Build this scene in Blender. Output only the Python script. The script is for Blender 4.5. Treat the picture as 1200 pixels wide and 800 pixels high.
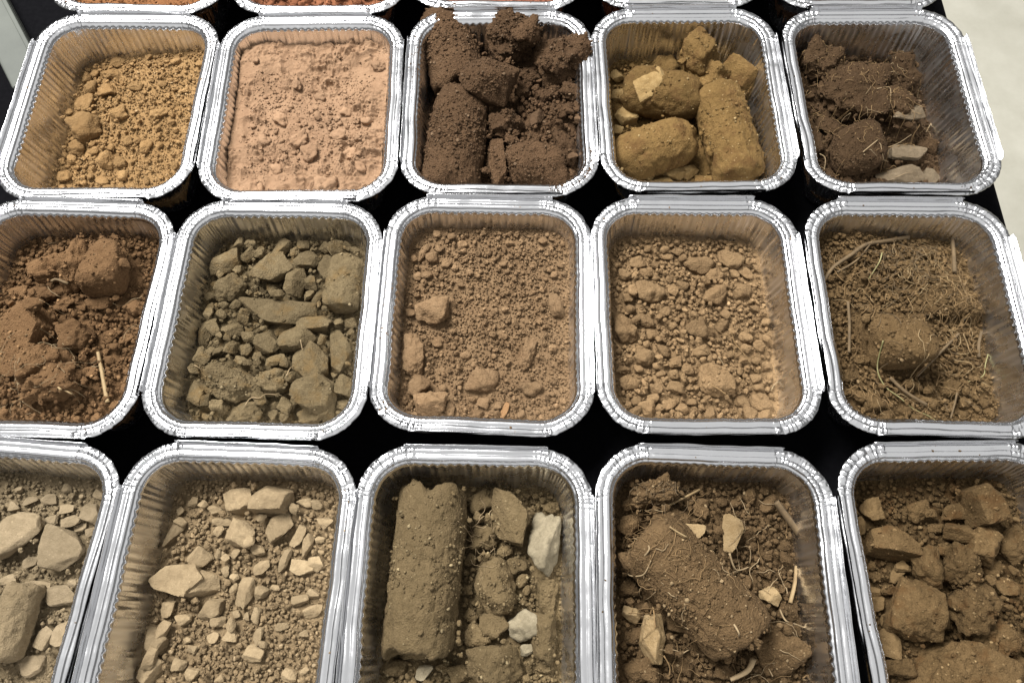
import bpy, math, random
import numpy as np
from mathutils import Vector

# ------------------------------------------------------------------ clear, camera, light
for o in list(bpy.data.objects):
    bpy.data.objects.remove(o)
scene = bpy.context.scene
col = scene.collection
MM = 0.001
TABLE_Z = 0.74                      # height of the table surface above the floor
RIM_Z = 0.040                       # height of the tray rims above the table
CAM_H = 0.377                       # camera above the rims
TILT = math.radians(68.2)           # camera looks this far below the horizontal
FOCAL = 870.0                       # in pixels of a 1200 px wide picture

cam_data = bpy.data.cameras.new('camera')
cam_data.sensor_fit = 'HORIZONTAL'; cam_data.sensor_width = 36.0
cam_data.lens = FOCAL / 1200 * 36
cam_data.clip_start = 0.01; cam_data.clip_end = 50
cam = bpy.data.objects.new('camera', cam_data); col.objects.link(cam)
cam.location = (0, 0, TABLE_Z + RIM_Z + CAM_H)
cam.rotation_euler = (math.pi / 2 - TILT, 0, 0)
scene.camera = cam

world = bpy.data.worlds.new('World'); scene.world = world; world.use_nodes = True
bg = world.node_tree.nodes['Background']
bg.inputs['Color'].default_value = (1.0, 0.99, 0.97, 1); bg.inputs['Strength'].default_value = 0.20

def area_lamp(name, loc, target, sx, sy, power, colour):
    d = bpy.data.lights.new(name, 'AREA'); d.shape = 'RECTANGLE'; d.size = sx; d.size_y = sy
    d.energy = power; d.color = colour
    o = bpy.data.objects.new(name, d); col.objects.link(o); o.location = loc
    o.rotation_euler = (Vector(target) - Vector(loc)).to_track_quat('-Z', 'Y').to_euler()
    return o
# added key lamp for soil contrast, far left so flat rims don't mirror it
area_lamp('key_lamp', (-0.75, 0.95, TABLE_Z + 1.7), (0, 0.2, TABLE_Z), 0.9, 0.7, 118, (1, 0.985, 0.96))
area_lamp('overhead_fill', (0.0, -0.5, TABLE_Z + 2.2), (0.0, -0.5, TABLE_Z), 5.6, 6.8, 68, (1, 0.995, 0.985))  # added wide soft panel, unseen, stretched so the inner rim steps reflect brighter

scene.view_settings.view_transform = 'Standard'; scene.view_settings.look = 'None'
scene.view_settings.exposure = 0.0; scene.view_settings.gamma = 1.0
scene.view_settings.use_curve_mapping = False

# ------------------------------------------------------------------ helpers
def at(px, py, z):
    """point on the horizontal plane z metres above the table that is seen at pixel (px, py) of 1200 x 800"""
    u, v = px - 600, py - 400
    ca, sa = math.cos(TILT), math.sin(TILT)
    t = (RIM_Z + CAM_H - z) / (v * ca + FOCAL * sa)
    return t * u, t * (FOCAL * ca - v * sa)
def mm_per_px(py, z):
    ca, sa = math.cos(TILT), math.sin(TILT)
    return 1000 * (RIM_Z + CAM_H - z) / ((py - 400) * ca + FOCAL * sa)
def view_elev(py):                  # angle below the horizontal of the line of sight through row py
    return TILT + math.atan2(py - 400, FOCAL)

def soft(c, k=0.80):
    g = 0.3 * c[0] + 0.59 * c[1] + 0.11 * c[2]
    return tuple((g + (x - g) * k) * m for x, m in zip(c, (1.0, 0.972, 0.93)))
def lin(c):
    return tuple((x / 255 / 12.92) if x / 255 < 0.04045 else ((x / 255 + 0.055) / 1.055) ** 2.4 for x in c)

def tag(o, label=None, cat=None, group=None, kind=None):
    if label: o['label'] = label
    if cat: o['category'] = cat
    if group: o['group'] = group
    if kind: o['kind'] = kind
    return o

def new_mesh(name, v, f, smooth=True, attr=None):
    """v (n,3); f (m,k) with one k, or a list of such arrays"""
    me = bpy.data.meshes.new(name)
    fs = f if isinstance(f, list) else [f]
    v = np.asarray(v, dtype=np.float32)
    tot = np.concatenate([np.full(len(a), a.shape[1], dtype=np.int32) for a in fs])
    idx = np.concatenate([a.ravel() for a in fs]).astype(np.int32)
    me.vertices.add(len(v)); me.vertices.foreach_set('co', v.ravel())
    me.loops.add(len(idx)); me.loops.foreach_set('vertex_index', idx)
    me.polygons.add(len(tot))
    st = np.zeros(len(tot), dtype=np.int32); st[1:] = np.cumsum(tot)[:-1]
    me.polygons.foreach_set('loop_start', st)
    try: me.polygons.foreach_set('loop_total', tot)
    except Exception: pass
    me.polygons.foreach_set('use_smooth', np.full(len(tot), smooth, dtype=bool))
    if attr is not None:
        a = me.attributes.new('grain', 'FLOAT_VECTOR', 'POINT')
        a.data.foreach_set('vector', np.asarray(attr, dtype=np.float32).ravel())
    me.update(calc_edges=True); me.validate()
    return me
def link(name, me, mat=None, parent=None, loc=None):
    o = bpy.data.objects.new(name, me); col.objects.link(o)
    if mat is not None: me.materials.append(mat)
    if parent is not None: o.parent = parent
    if loc is not None: o.location = loc
    return o

# value noise, vectorised
def _hash(x, y, z, seed):
    h = (x.astype(np.uint32) * np.uint32(374761393) + y.astype(np.uint32) * np.uint32(668265263)
         + z.astype(np.uint32) * np.uint32(2147483647) + np.uint32((seed * 1274126177) & 0xffffffff))
    h = (h ^ (h >> np.uint32(13))) * np.uint32(1274126177)
    h = (h ^ (h >> np.uint32(16))) * np.uint32(2246822519)
    h = h ^ (h >> np.uint32(15))
    return h.astype(np.float64) / 4294967295.0
def vnoise(p, seed=0):
    i = np.floor(p).astype(np.int64); f = p - i; f = f * f * f * (f * (f * 6 - 15) + 10)
    r = 0
    for dx in (0, 1):
        wx = f[:, 0] if dx else 1 - f[:, 0]
        for dy in (0, 1):
            wy = f[:, 1] if dy else 1 - f[:, 1]
            for dz in (0, 1):
                wz = f[:, 2] if dz else 1 - f[:, 2]
                r = r + wx * wy * wz * _hash(i[:, 0] + dx, i[:, 1] + dy, i[:, 2] + dz, seed)
    return r * 2 - 1
def fbm(p, octaves=4, seed=0, gain=0.5):
    r = 0; a = 1.0; s = 1.0
    for k in range(octaves):
        r = r + a * vnoise(p * s + 17.3 * k, seed + k); a *= gain; s *= 2.03
    return r
def ridged(p, octaves=3, seed=0):
    r = 0; a = 1.0; s = 1.0
    for k in range(octaves):
        r = r + a * (1 - 2 * np.abs(vnoise(p * s + 9.1 * k, seed + k))); a *= 0.5; s *= 2.1
    return r

_ico = {}
def ico(sub):
    if sub in _ico: return _ico[sub]
    t = (1 + 5 ** 0.5) / 2
    v = [(-1, t, 0), (1, t, 0), (-1, -t, 0), (1, -t, 0), (0, -1, t), (0, 1, t), (0, -1, -t), (0, 1, -t), (t, 0, -1), (t, 0, 1), (-t, 0, -1), (-t, 0, 1)]
    f = [(0, 11, 5), (0, 5, 1), (0, 1, 7), (0, 7, 10), (0, 10, 11), (1, 5, 9), (5, 11, 4), (11, 10, 2), (10, 7, 6), (7, 1, 8), (3, 9, 4), (3, 4, 2), (3, 2, 6), (3, 6, 8), (3, 8, 9), (4, 9, 5), (2, 4, 11), (6, 2, 10), (8, 6, 7), (9, 8, 1)]
    v = np.array(v, float); v /= np.linalg.norm(v, axis=1)[:, None]; f = np.array(f)
    for _ in range(sub):
        e = np.sort(np.concatenate([f[:, [0, 1]], f[:, [1, 2]], f[:, [2, 0]]]), axis=1)
        u, inv = np.unique(e, axis=0, return_inverse=True); inv = inv.ravel()
        m = v[u[:, 0]] + v[u[:, 1]]; m /= np.linalg.norm(m, axis=1)[:, None]
        n = len(f); a, b, c = inv[:n] + len(v), inv[n:2 * n] + len(v), inv[2 * n:] + len(v)
        f = np.concatenate([np.stack([f[:, 0], a, c], 1), np.stack([f[:, 1], b, a], 1), np.stack([f[:, 2], c, b], 1), np.stack([a, b, c], 1)])
        v = np.concatenate([v, m])
    _ico[sub] = (v, f); return _ico[sub]

def rot_euler(rx, ry, rz):
    cx, sx, cy, sy, cz, sz = math.cos(rx), math.sin(rx), math.cos(ry), math.sin(ry), math.cos(rz), math.sin(rz)
    X = np.array([[1, 0, 0], [0, cx, -sx], [0, sx, cx]]); Y = np.array([[cy, 0, sy], [0, 1, 0], [-sy, 0, cy]]); Z = np.array([[cz, -sz, 0], [sz, cz, 0], [0, 0, 1]])
    return Z @ Y @ X

def body(kind, seed, a, b, c, sub):
    """vertices (mm) of a lump with half sizes a (long), b (wide), c (thick), before it is turned"""
    rng = np.random.RandomState(seed)
    d, f = ico(sub)
    big = max(a, b, c)
    if kind in ('core', 'bean', 'notched'):                        # drilled cylinder of soil lying on its side, axis along x
        rho = np.hypot(d[:, 1] / b, d[:, 2] / c)
        pe = 3.6 if kind == 'bean' else 13.0; r = (rho ** pe + np.abs(d[:, 0] / a) ** pe) ** (-1 / pe)
        v = d * r[:, None]
        endw = np.clip((np.abs(v[:, 0]) / a - 0.72) / 0.28, 0, 1)
        v[:, 0] += np.sign(v[:, 0]) * endw * min(a * 0.10, 3.0) * fbm(np.c_[v[:, 1] / 9 + seed % 31, v[:, 2] / 9, np.sign(v[:, 0])], 3, seed)
        if kind == 'notched':
            v[:, 0] -= np.clip((v[:, 0] / a - 0.5) / 0.5, 0, 1) * 5.0 * np.exp(-((v[:, 1] - 0.15 * b) / (0.36 * b)) ** 2)
        v *= (1 + 0.03 * fbm(v / big * 2.2, 3, seed + 3))[:, None]
        nr = np.c_[v[:, 0] * 0.0, v[:, 1], v[:, 2]]; nr /= np.linalg.norm(nr, axis=1)[:, None] + 1e-6
        v += nr * (0.45 * fbm(v / 7.0, 2, seed + 2) + 0.40 * fbm(v / 2.2, 3, seed + 5) + 0.55 * np.maximum(ridged(v / 5.0, 2, seed + 9) - 0.2, 0) - 1.3 * np.maximum(ridged(v / 15.0, 1, seed + 13) - 0.86, 0) / 0.14)[:, None]
        return v, f
    if kind == 'block':                                 # broken stone: flat fracture faces
        k, p, lo, n1, n2 = 12, 44, 0.55, 0.05, 0.20
    elif kind == 'slab':
        k, p, lo, n1, n2 = 10, 44, 0.62, 0.04, 0.14
    elif kind == 'clod':
        k, p, lo, n1, n2 = 13, 16, 0.60, 0.12, 0.65
    elif kind == 'crumbly':                             # loose aggregate full of lumps and holes
        k, p, lo, n1, n2 = 9, 7, 0.72, 0.24, 1.3
    else:                                               # 'ball'
        k, p, lo, n1, n2 = 7, 4, 0.94, 0.03, 0.5
    n = rng.normal(size=(k, 3)); n /= np.linalg.norm(n, axis=1)[:, None]
    h = rng.uniform(lo, 1.0, k)
    if kind == 'slab':
        n[:, 2] *= 0.35; n /= np.linalg.norm(n, axis=1)[:, None]
    n = np.concatenate([n, np.eye(3), -np.eye(3)]); h = np.concatenate([h, np.full(6, 0.97)])
    q = np.maximum(d @ n.T, 0) / h
    r = ((q ** p).sum(1)) ** (-1.0 / p)
    r *= 1 + n1 * fbm(d * 1.7 + seed % 97, 3, seed)
    v = d * r[:, None]
    ext = np.abs(v).max(0); v = v / ext * np.array([a, b, c])
    s = min(1.0, big / 8.0)
    v += d * (s * n2 * (0.9 * fbm(v / 2.8 + 3.1, 3, seed + 5) + 0.5 * (ridged(v / 4.5, 2, seed + 9) - 0.4)))[:, None]
    if kind == 'crumbly':
        v += d * (s * 0.9 * np.abs(vnoise(v / 1.7, seed + 21)))[:, None]
    return v, f

# crumb templates and the joiner that makes thousands of them into one mesh
_tmpl = {}
def crumb_templates(sub):
    if sub not in _tmpl:
        L = []
        for i in range(10):
            rng = np.random.RandomState(900 + i + 50 * sub)
            d, f = ico(sub)
            n = rng.normal(size=(9, 3)); n /= np.linalg.norm(n, axis=1)[:, None]; h = rng.uniform(0.6, 1, 9)
            q = np.maximum(d @ n.T, 0) / h
            r = np.minimum(((q ** 14).sum(1) + 1e-9) ** (-1 / 14.0), 1.25)
            v = d * (r * (1 + 0.10 * rng.normal(size=len(d))))[:, None]
            v /= np.abs(v).max()
            L.append((v, f))
        _tmpl[sub] = L
    return _tmpl[sub]
def rand_rots(rng, n):
    q = rng.normal(size=(n, 4)); q /= np.linalg.norm(q, axis=1)[:, None]; w, x, y, z = q.T
    return np.stack([np.stack([1 - 2 * (y * y + z * z), 2 * (x * y - z * w), 2 * (x * z + y * w)], 1),
                     np.stack([2 * (x * y + z * w), 1 - 2 * (x * x + z * z), 2 * (y * z - x * w)], 1),
                     np.stack([2 * (x * z - y * w), 2 * (y * z + x * w), 1 - 2 * (x * x + y * y)], 1)], 1)
class Joiner:
    def __init__(s): s.v, s.f, s.a, s.n = [], [], [], 0
    def add(s, v, f, a):
        s.v.append(v); s.f.append(f + s.n); s.n += len(v)
        s.a.append(np.broadcast_to(np.asarray(a, float), (len(v), 3)))
    def crumbs(s, rng, pos, rad, tint, stone, sub, flat=0.75):
        T = crumb_templates(sub); which = rng.randint(0, len(T), len(pos)); R = rand_rots(rng, len(pos))
        for k, (tv, tf) in enumerate(T):
            m = np.where(which == k)[0]
            if not len(m): continue
            sc = rng.uniform(0.6, 1.15, (len(m), 1, 3)) * rad[m][:, None, None]
            v = np.einsum('nij,nkj->nki', R[m], tv[None] * sc)
            v[:, :, 2] *= flat
            v += pos[m][:, None, :]
            f = tf[None] + (np.arange(len(m)) * len(tv))[:, None, None]
            a = np.stack([tint[m], stone[m], rng.rand(len(m)) ** 2], 1)
            s.v.append(v.reshape(-1, 3)); s.f.append(f.reshape(-1, 3) + s.n); s.n += v.shape[0] * v.shape[1]
            s.a.append(np.repeat(a, len(tv), 0))
    def mesh(s, name): return new_mesh(name, np.concatenate(s.v) * MM, np.concatenate(s.f), True, np.concatenate(s.a))

def tube(pts, rad, sides=5):
    """swept tube through points (mm), rad one number or one per point"""
    P = np.asarray(pts, float)
    m = max(6, int(np.linalg.norm(np.diff(P, axis=0), axis=1).sum() / 1.5))
    t = np.linspace(0, len(P) - 1, m); i = np.clip(t.astype(int), 0, len(P) - 2); u = (t - i)[:, None]
    P0, P1, P2, P3 = P[np.maximum(i - 1, 0)], P[i], P[i + 1], P[np.minimum(i + 2, len(P) - 1)]
    C = 0.5 * (2 * P1 + (P2 - P0) * u + (2 * P0 - 5 * P1 + 4 * P2 - P3) * u ** 2 + (3 * P1 - P0 - 3 * P2 + P3) * u ** 3)
    R = np.interp(t, np.linspace(0, len(P) - 1, np.size(rad)), np.atleast_1d(rad))
    T = np.gradient(C, axis=0); T /= np.linalg.norm(T, axis=1)[:, None] + 1e-9
    up = np.array([0.13, 0.07, 1.0]); S = np.cross(T, up); S /= np.linalg.norm(S, axis=1)[:, None] + 1e-9; N = np.cross(S, T)
    an = np.linspace(0, 2 * np.pi, sides, endpoint=False)
    v = C[:, None] + R[:, None, None] * (np.cos(an)[None, :, None] * S[:, None] + np.sin(an)[None, :, None] * N[:, None])
    v = v.reshape(-1, 3)
    a, b = np.meshgrid(np.arange(m - 1), np.arange(sides), indexing='ij'); a = a.ravel(); b = b.ravel(); b2 = (b + 1) % sides
    q = np.stack([a * sides + b, a * sides + b2, (a + 1) * sides + b2, (a + 1) * sides + b], 1)
    f = np.concatenate([q[:, [0, 1, 2]], q[:, [0, 2, 3]]])
    v = np.concatenate([v, C[[0, -1]]]); k = np.arange(sides); k2 = (k + 1) % sides
    f = np.concatenate([f, np.stack([k2, k, np.full(sides, m * sides)], 1), np.stack([(m - 1) * sides + k, (m - 1) * sides + k2, np.full(sides, m * sides + 1)], 1)])
    return v, f

# ------------------------------------------------------------------ materials
def nodes_of(name):
    m = bpy.data.materials.new(name); m.use_nodes = True
    nt = m.node_tree; b = nt.nodes['Principled BSDF']
    return m, nt, b
def noise(nt, vec, scale, detail=4, rough=0.6):
    n = nt.nodes.new('ShaderNodeTexNoise'); n.inputs['Scale'].default_value = scale; n.inputs['Detail'].default_value = detail; n.inputs['Roughness'].default_value = rough
    nt.links.new(vec, n.inputs['Vector']); return n.outputs['Fac']
def math_node(nt, op, a, b=None, clamp=False):
    n = nt.nodes.new('ShaderNodeMath'); n.operation = op; n.use_clamp = clamp
    for i, x in enumerate((a, b)):
        if x is None: continue
        if isinstance(x, (int, float)): n.inputs[i].default_value = x
        else: nt.links.new(x, n.inputs[i])
    return n.outputs[0]
def mix(nt, fac, a, b, mode='MIX'):
    n = nt.nodes.new('ShaderNodeMix'); n.data_type = 'RGBA'; n.blend_type = mode
    for s, x in ((n.inputs[0], fac), (n.inputs[6], a), (n.inputs[7], b)):
        if isinstance(x, (int, float)): s.default_value = x
        elif isinstance(x, tuple): s.default_value = (*x, 1)
        else: nt.links.new(x, s)
    return n.outputs[2]
def remap(nt, x, a, b, c=0.0, d=1.0):
    n = nt.nodes.new('ShaderNodeMapRange'); nt.links.new(x, n.inputs[0])
    for i, q in enumerate((a, b, c, d)): n.inputs[i + 1].default_value = q
    return n.outputs[0]

def SL(c): return tuple(x * 0.63 for x in lin(soft(c)))
def soil_material(name, dark, light, stone, patch=None, grainy=1.0, bump=1.0, var=0.45):
    """dark / light: the soil's own two tones; stone: the colour of stray chips; patch: stain colour"""
    m, nt, b = nodes_of(name)
    geo = nt.nodes.new('ShaderNodeNewGeometry'); pos = geo.outputs['Position']
    at_ = nt.nodes.new('ShaderNodeAttribute'); at_.attribute_name = 'grain'
    sep = nt.nodes.new('ShaderNodeSeparateXYZ'); nt.links.new(at_.outputs['Vector'], sep.inputs[0])
    info = nt.nodes.new('ShaderNodeObjectInfo')
    big = noise(nt, pos, 55, 3); mid = noise(nt, pos, 320, 5, 0.65); fine = noise(nt, pos, 1500, 4, 0.7)
    t = math_node(nt, 'ADD', math_node(nt, 'MULTIPLY', big, 0.8), math_node(nt, 'ADD', math_node(nt, 'MULTIPLY', mid, 0.8), math_node(nt, 'MULTIPLY', fine, 1.15 * grainy)))
    t = remap(nt, t, 0.72 + 0.36 * grainy, 1.08 + 0.78 * grainy)
    c = mix(nt, t, SL(dark), SL(light))
    if patch:
        pm = remap(nt, noise(nt, pos, 95, 4, 0.6), 0.52, 0.66)
        c = mix(nt, math_node(nt, 'MULTIPLY', pm, 0.75), c, SL(patch))
    # pale specks
    vor = nt.nodes.new('ShaderNodeTexVoronoi'); vor.inputs['Scale'].default_value = 900; nt.links.new(pos, vor.inputs['Vector'])
    sepc = nt.nodes.new('ShaderNodeSeparateColor'); nt.links.new(vor.outputs['Color'], sepc.inputs[0])
    speck = math_node(nt, 'MULTIPLY', math_node(nt, 'GREATER_THAN', sepc.outputs[0], 0.975), math_node(nt, 'LESS_THAN', vor.outputs['Distance'], 0.42))
    c = mix(nt, math_node(nt, 'MULTIPLY', speck, 0.4), c, SL(stone))
    c = mix(nt, sep.outputs[1], c, SL(stone))
    c = mix(nt, math_node(nt, 'MULTIPLY', sep.outputs[2], 0.38), c, SL(tuple(0.5 * (p + q) for p, q in zip(light, stone))))
    k = math_node(nt, 'ADD', math_node(nt, 'MULTIPLY', sep.outputs[0], var), math_node(nt, 'MULTIPLY', math_node(nt, 'SUBTRACT', info.outputs['Random'], 0.5), 0.36))
    k = math_node(nt, 'ADD', k, 1.0)
    vm = nt.nodes.new('ShaderNodeVectorMath'); vm.operation = 'SCALE'; nt.links.new(c, vm.inputs[0]); nt.links.new(k, vm.inputs['Scale'])
    nt.links.new(vm.outputs[0], b.inputs['Base Color'])
    b.inputs['Roughness'].default_value = 0.95; b.inputs['Specular IOR Level'].default_value = 0.08
    h = math_node(nt, 'ADD', math_node(nt, 'MULTIPLY', mid, 1.4), math_node(nt, 'ADD', fine, math_node(nt, 'MULTIPLY', vor.outputs['Distance'], 0.5 * grainy)))
    bp = nt.nodes.new('ShaderNodeBump'); bp.inputs['Strength'].default_value = 0.85; bp.inputs['Distance'].default_value = 0.0010 * bump
    nt.links.new(h, bp.inputs['Height']); nt.links.new(bp.outputs[0], b.inputs['Normal'])
    return m
def foil_material(name, rough, wrinkle, colour=(0.90, 0.905, 0.915)):
    m, nt, b = nodes_of(name)
    tc = nt.nodes.new('ShaderNodeTexCoord'); pos = tc.outputs['Object']
    b.inputs['Metallic'].default_value = 1.0
    b.inputs['Base Color'].default_value = (*colour, 1)
    n1 = noise(nt, pos, 110, 3); n2 = noise(nt, pos, 520, 4, 0.6)
    r = remap(nt, n1, 0.3, 0.7, rough * 0.8, rough * 1.25); nt.links.new(r, b.inputs['Roughness'])
    bp = nt.nodes.new('ShaderNodeBump'); bp.inputs['Strength'].default_value = wrinkle; bp.inputs['Distance'].default_value = 0.0008
    nt.links.new(math_node(nt, 'ADD', n1, math_node(nt, 'MULTIPLY', n2, 0.5)), bp.inputs['Height']); nt.links.new(bp.outputs[0], b.inputs['Normal'])
    return m
def plain_material(name, c1, c2, scale, rough=0.8, bump=0.0, bscale=None, spec=0.3):
    m, nt, b = nodes_of(name)
    geo = nt.nodes.new('ShaderNodeNewGeometry'); pos = geo.outputs['Position']
    n = noise(nt, pos, scale, 6, 0.65)
    nt.links.new(mix(nt, remap(nt, n, 0.3, 0.7), lin(c1), lin(c2)), b.inputs['Base Color'])
    b.inputs['Roughness'].default_value = rough; b.inputs['Specular IOR Level'].default_value = spec
    if bump:
        bp = nt.nodes.new('ShaderNodeBump'); bp.inputs['Strength'].default_value = 0.6; bp.inputs['Distance'].default_value = bump
        nt.links.new(noise(nt, pos, bscale or scale * 3, 5), bp.inputs['Height']); nt.links.new(bp.outputs[0], b.inputs['Normal'])
    return m

FOIL_RIM = foil_material('foil_rim', 0.18, 0.12, (0.71, 0.715, 0.73))
FOIL_WALL = foil_material('foil_wall', 0.27, 0.20, (0.90, 0.90, 0.905))
M_CLOTH = plain_material('black_cloth', (7, 7, 9), (13, 13, 15), 300, 0.9, 0.0002, 2500, 0.03)
M_TABLE = plain_material('table_laminate', (60, 58, 55), (72, 70, 66), 40, 0.5)
M_LEG = plain_material('table_leg_metal', (90, 92, 95), (110, 112, 115), 60, 0.4)
M_FLOOR = plain_material('concrete_floor', (178, 175, 160), (198, 195, 181), 9, 0.6, 0.0006, 60)
M_BAR = plain_material('grey_plastic', (72, 75, 70), (82, 85, 79), 25, 0.6)
M_STRAW = plain_material('straw', (119, 98, 68), (147, 127, 93), 160, 0.7)
M_STALK = plain_material('brown_stalk', (75, 62, 44), (106, 88, 63), 200, 0.8)
M_ROOT = plain_material('root_fibre', (122, 104, 77), (152, 132, 101), 200, 0.8)
M_DROOT = plain_material('dark_root', (98, 78, 52), (138, 112, 76), 250, 0.85)
M_GRASS = plain_material('dry_grass', (104, 100, 62), (146, 138, 98), 120, 0.6)
M_GREEN = plain_material('green_grass', (69, 86, 36), (98, 110, 49), 150, 0.6)

# ------------------------------------------------------------------ floor, table, cloth
def box_mesh(name, x0, x1, y0, y1, z0, z1, bevel=0.0):
    import bmesh
    bm = bmesh.new(); bmesh.ops.create_cube(bm, size=1)
    for v in bm.verts:
        v.co = Vector((x0 if v.co.x < 0 else x1, y0 if v.co.y < 0 else y1, z0 if v.co.z < 0 else z1))
    if bevel: bmesh.ops.bevel(bm, geom=bm.edges[:], offset=bevel, segments=3, affect='EDGES', profile=0.6)
    me = bpy.data.meshes.new(name); bm.to_mesh(me); bm.free(); return me
fl = link('floor', new_mesh('floor', [(-6, -6, 0), (6, -6, 0), (6, 8, 0), (-6, 8, 0)], np.array([[0, 1, 2, 3]])), M_FLOOR)
tag(fl, 'pale grey concrete floor', 'floor', kind='structure')
EDGE_X = 0.5 * (at(1114, 0, 0)[0] + at(1178, 250, 0)[0])
TX0, TX1, TY0, TY1 = -0.62, EDGE_X - 0.003, -0.16, 0.80
table = bpy.data.objects.new('table', None); col.objects.link(table); table.location = (0, 0, 0)
tag(table, 'table under the black cloth that carries the foil trays', 'table')
link('tabletop', box_mesh('tabletop', TX0, TX1, TY0, TY1, TABLE_Z - 0.030, TABLE_Z - 0.0025, 0.003), M_TABLE, table)
for sx in (TX0 + 0.06, TX1 - 0.06):
    for sy in (TY0 + 0.06, TY1 - 0.06):
        link('leg', box_mesh('leg', sx - 0.015, sx + 0.015, sy - 0.015, sy + 0.015, 0.0, TABLE_Z - 0.030, 0.003), M_LEG, table)
def cloth():
    # rounded-rectangle rings: flat top, rolled edge, hanging skirt with soft folds
    n = 400; rings = []
    prof = [(-0.05, 0.0), (-0.006, 0.0), (-0.002, -0.0008), (0.001, -0.003), (0.0025, -0.007), (0.0035, -0.02), (0.006, -0.08), (0.010, -0.16), (0.014, -0.24)]
    cx, cy, hx, hy, r = (TX0 + TX1) / 2, (TY0 + TY1) / 2, (TX1 - TX0) / 2, (TY1 - TY0) / 2, 0.012
    t = np.linspace(0, 4, n, endpoint=False); side = t.astype(int); u = t - side
    V = []
    for off, z in prof:
        a, b = hx + off, hy + off
        P = np.zeros((n, 3))
        c = np.array([(-a, -b), (a, -b), (a, b), (-a, b)])
        P[:, :2] = c[side] * (1 - u)[:, None] + c[(side + 1) % 4] * u[:, None]
        w = max(0, -z - 0.02) * 0.10
        nrm = np.array([(0, -1), (1, 0), (0, 1), (-1, 0)])[side]
        P[:, :2] += nrm * (w * (1 + np.sin(t * 34) * np.sin(t * 9 + 1)))[:, None]
        P[:, 0] += cx; P[:, 1] += cy; P[:, 2] = TABLE_Z + z
        V.append(P)
    m = len(prof); V = np.concatenate(V)
    a, b = np.meshgrid(np.arange(m - 1), np.arange(n), indexing='ij'); a, b = a.ravel(), b.ravel(); b2 = (b + 1) % n
    q = np.stack([a * n + b, (a + 1) * n + b, (a + 1) * n + b2, a * n + b2], 1)
    cap = np.arange(n)[None, :]
    return new_mesh('tablecloth', V, [q, cap])
tag(link('tablecloth', cloth(), M_CLOTH), 'black cloth spread over the table under the foil trays', 'tablecloth')

# the pale grey bar lying on the cloth at the far left corner
bx, by = at(14, 45, 0.008)
me = box_mesh('grey_bar', -0.012, 0.012, -0.050, 0.046, 0.0, 0.010, 0.0022)
bar = bpy.data.objects.new('grey_bar', None); col.objects.link(bar); bar.location = (bx - 0.004, by + 0.002, TABLE_Z + 0.0006); bar.rotation_euler = (0, 0, math.radians(33))
tag(bar, 'pale grey plastic bar lying on the black cloth beside the tray of tan soil', 'bar')
link('bar_body', me, M_BAR, bar)
link('edge_lip', box_mesh('edge_lip', 0.0085, 0.0118, -0.0498, 0.0458, 0.0095, 0.0125, 0.001), M_BAR, bar)

# ------------------------------------------------------------------ foil tray
HX, HY, RAD = 60.2, 72.0, 28.0      # half sizes and corner radius of the rim, mm
PITCH = 4.45
D_TOP, Z_TOP, D_BOT = 10.2, 36.2, 15.2
def wall_offset(z):                 # how far inside the rim's outer edge the wall stands at height z (mm)
    return D_TOP + (Z_TOP - np.clip(z, 0, Z_TOP)) / Z_TOP * (D_BOT - D_TOP)
def perimeter():
    """samples (centre of arc or straight point, normal, radius used, s, corner weight)"""
    P, N, S, W = [], [], [], []
    s = 0
    cs = [(HX - RAD, -(HY - RAD), -90), (HX - RAD, HY - RAD, 0), (-(HX - RAD), HY - RAD, 90), (-(HX - RAD), -(HY - RAD), 180)]
    for i, (cx, cy, a0) in enumerate(cs):
        na = 120
        for k in range(na):
            a = math.radians(a0 + 90 * k / na)
            P.append((cx, cy)); N.append((math.cos(a), math.sin(a))); S.append(s + RAD * math.radians(90) * k / na); W.append(1.0)
        s += RAD * math.pi / 2
        nx, ny, _ = cs[(i + 1) % 4]
        L = math.hypot(nx - cx, ny - cy); a = math.radians(a0 + 90); ns = int(round(L / PITCH * 8))
        for k in range(ns):
            u = k / ns
            P.append((cx + (nx - cx) * u, cy + (ny - cy) * u)); N.append((math.cos(a), math.sin(a))); S.append(s + L * u); W.append(0.0)
        s += L
    return np.array(P), np.array(N), np.array(S), np.array(W), s
PP, PN, PS, PW, PLEN = perimeter()
def smooth_w(w, n):
    k = np.ones(n) / n; return np.convolve(np.concatenate([w[-n:], w, w[:n]]), k, 'same')[n:-n]
PWs = smooth_w(PW, 13)
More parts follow.
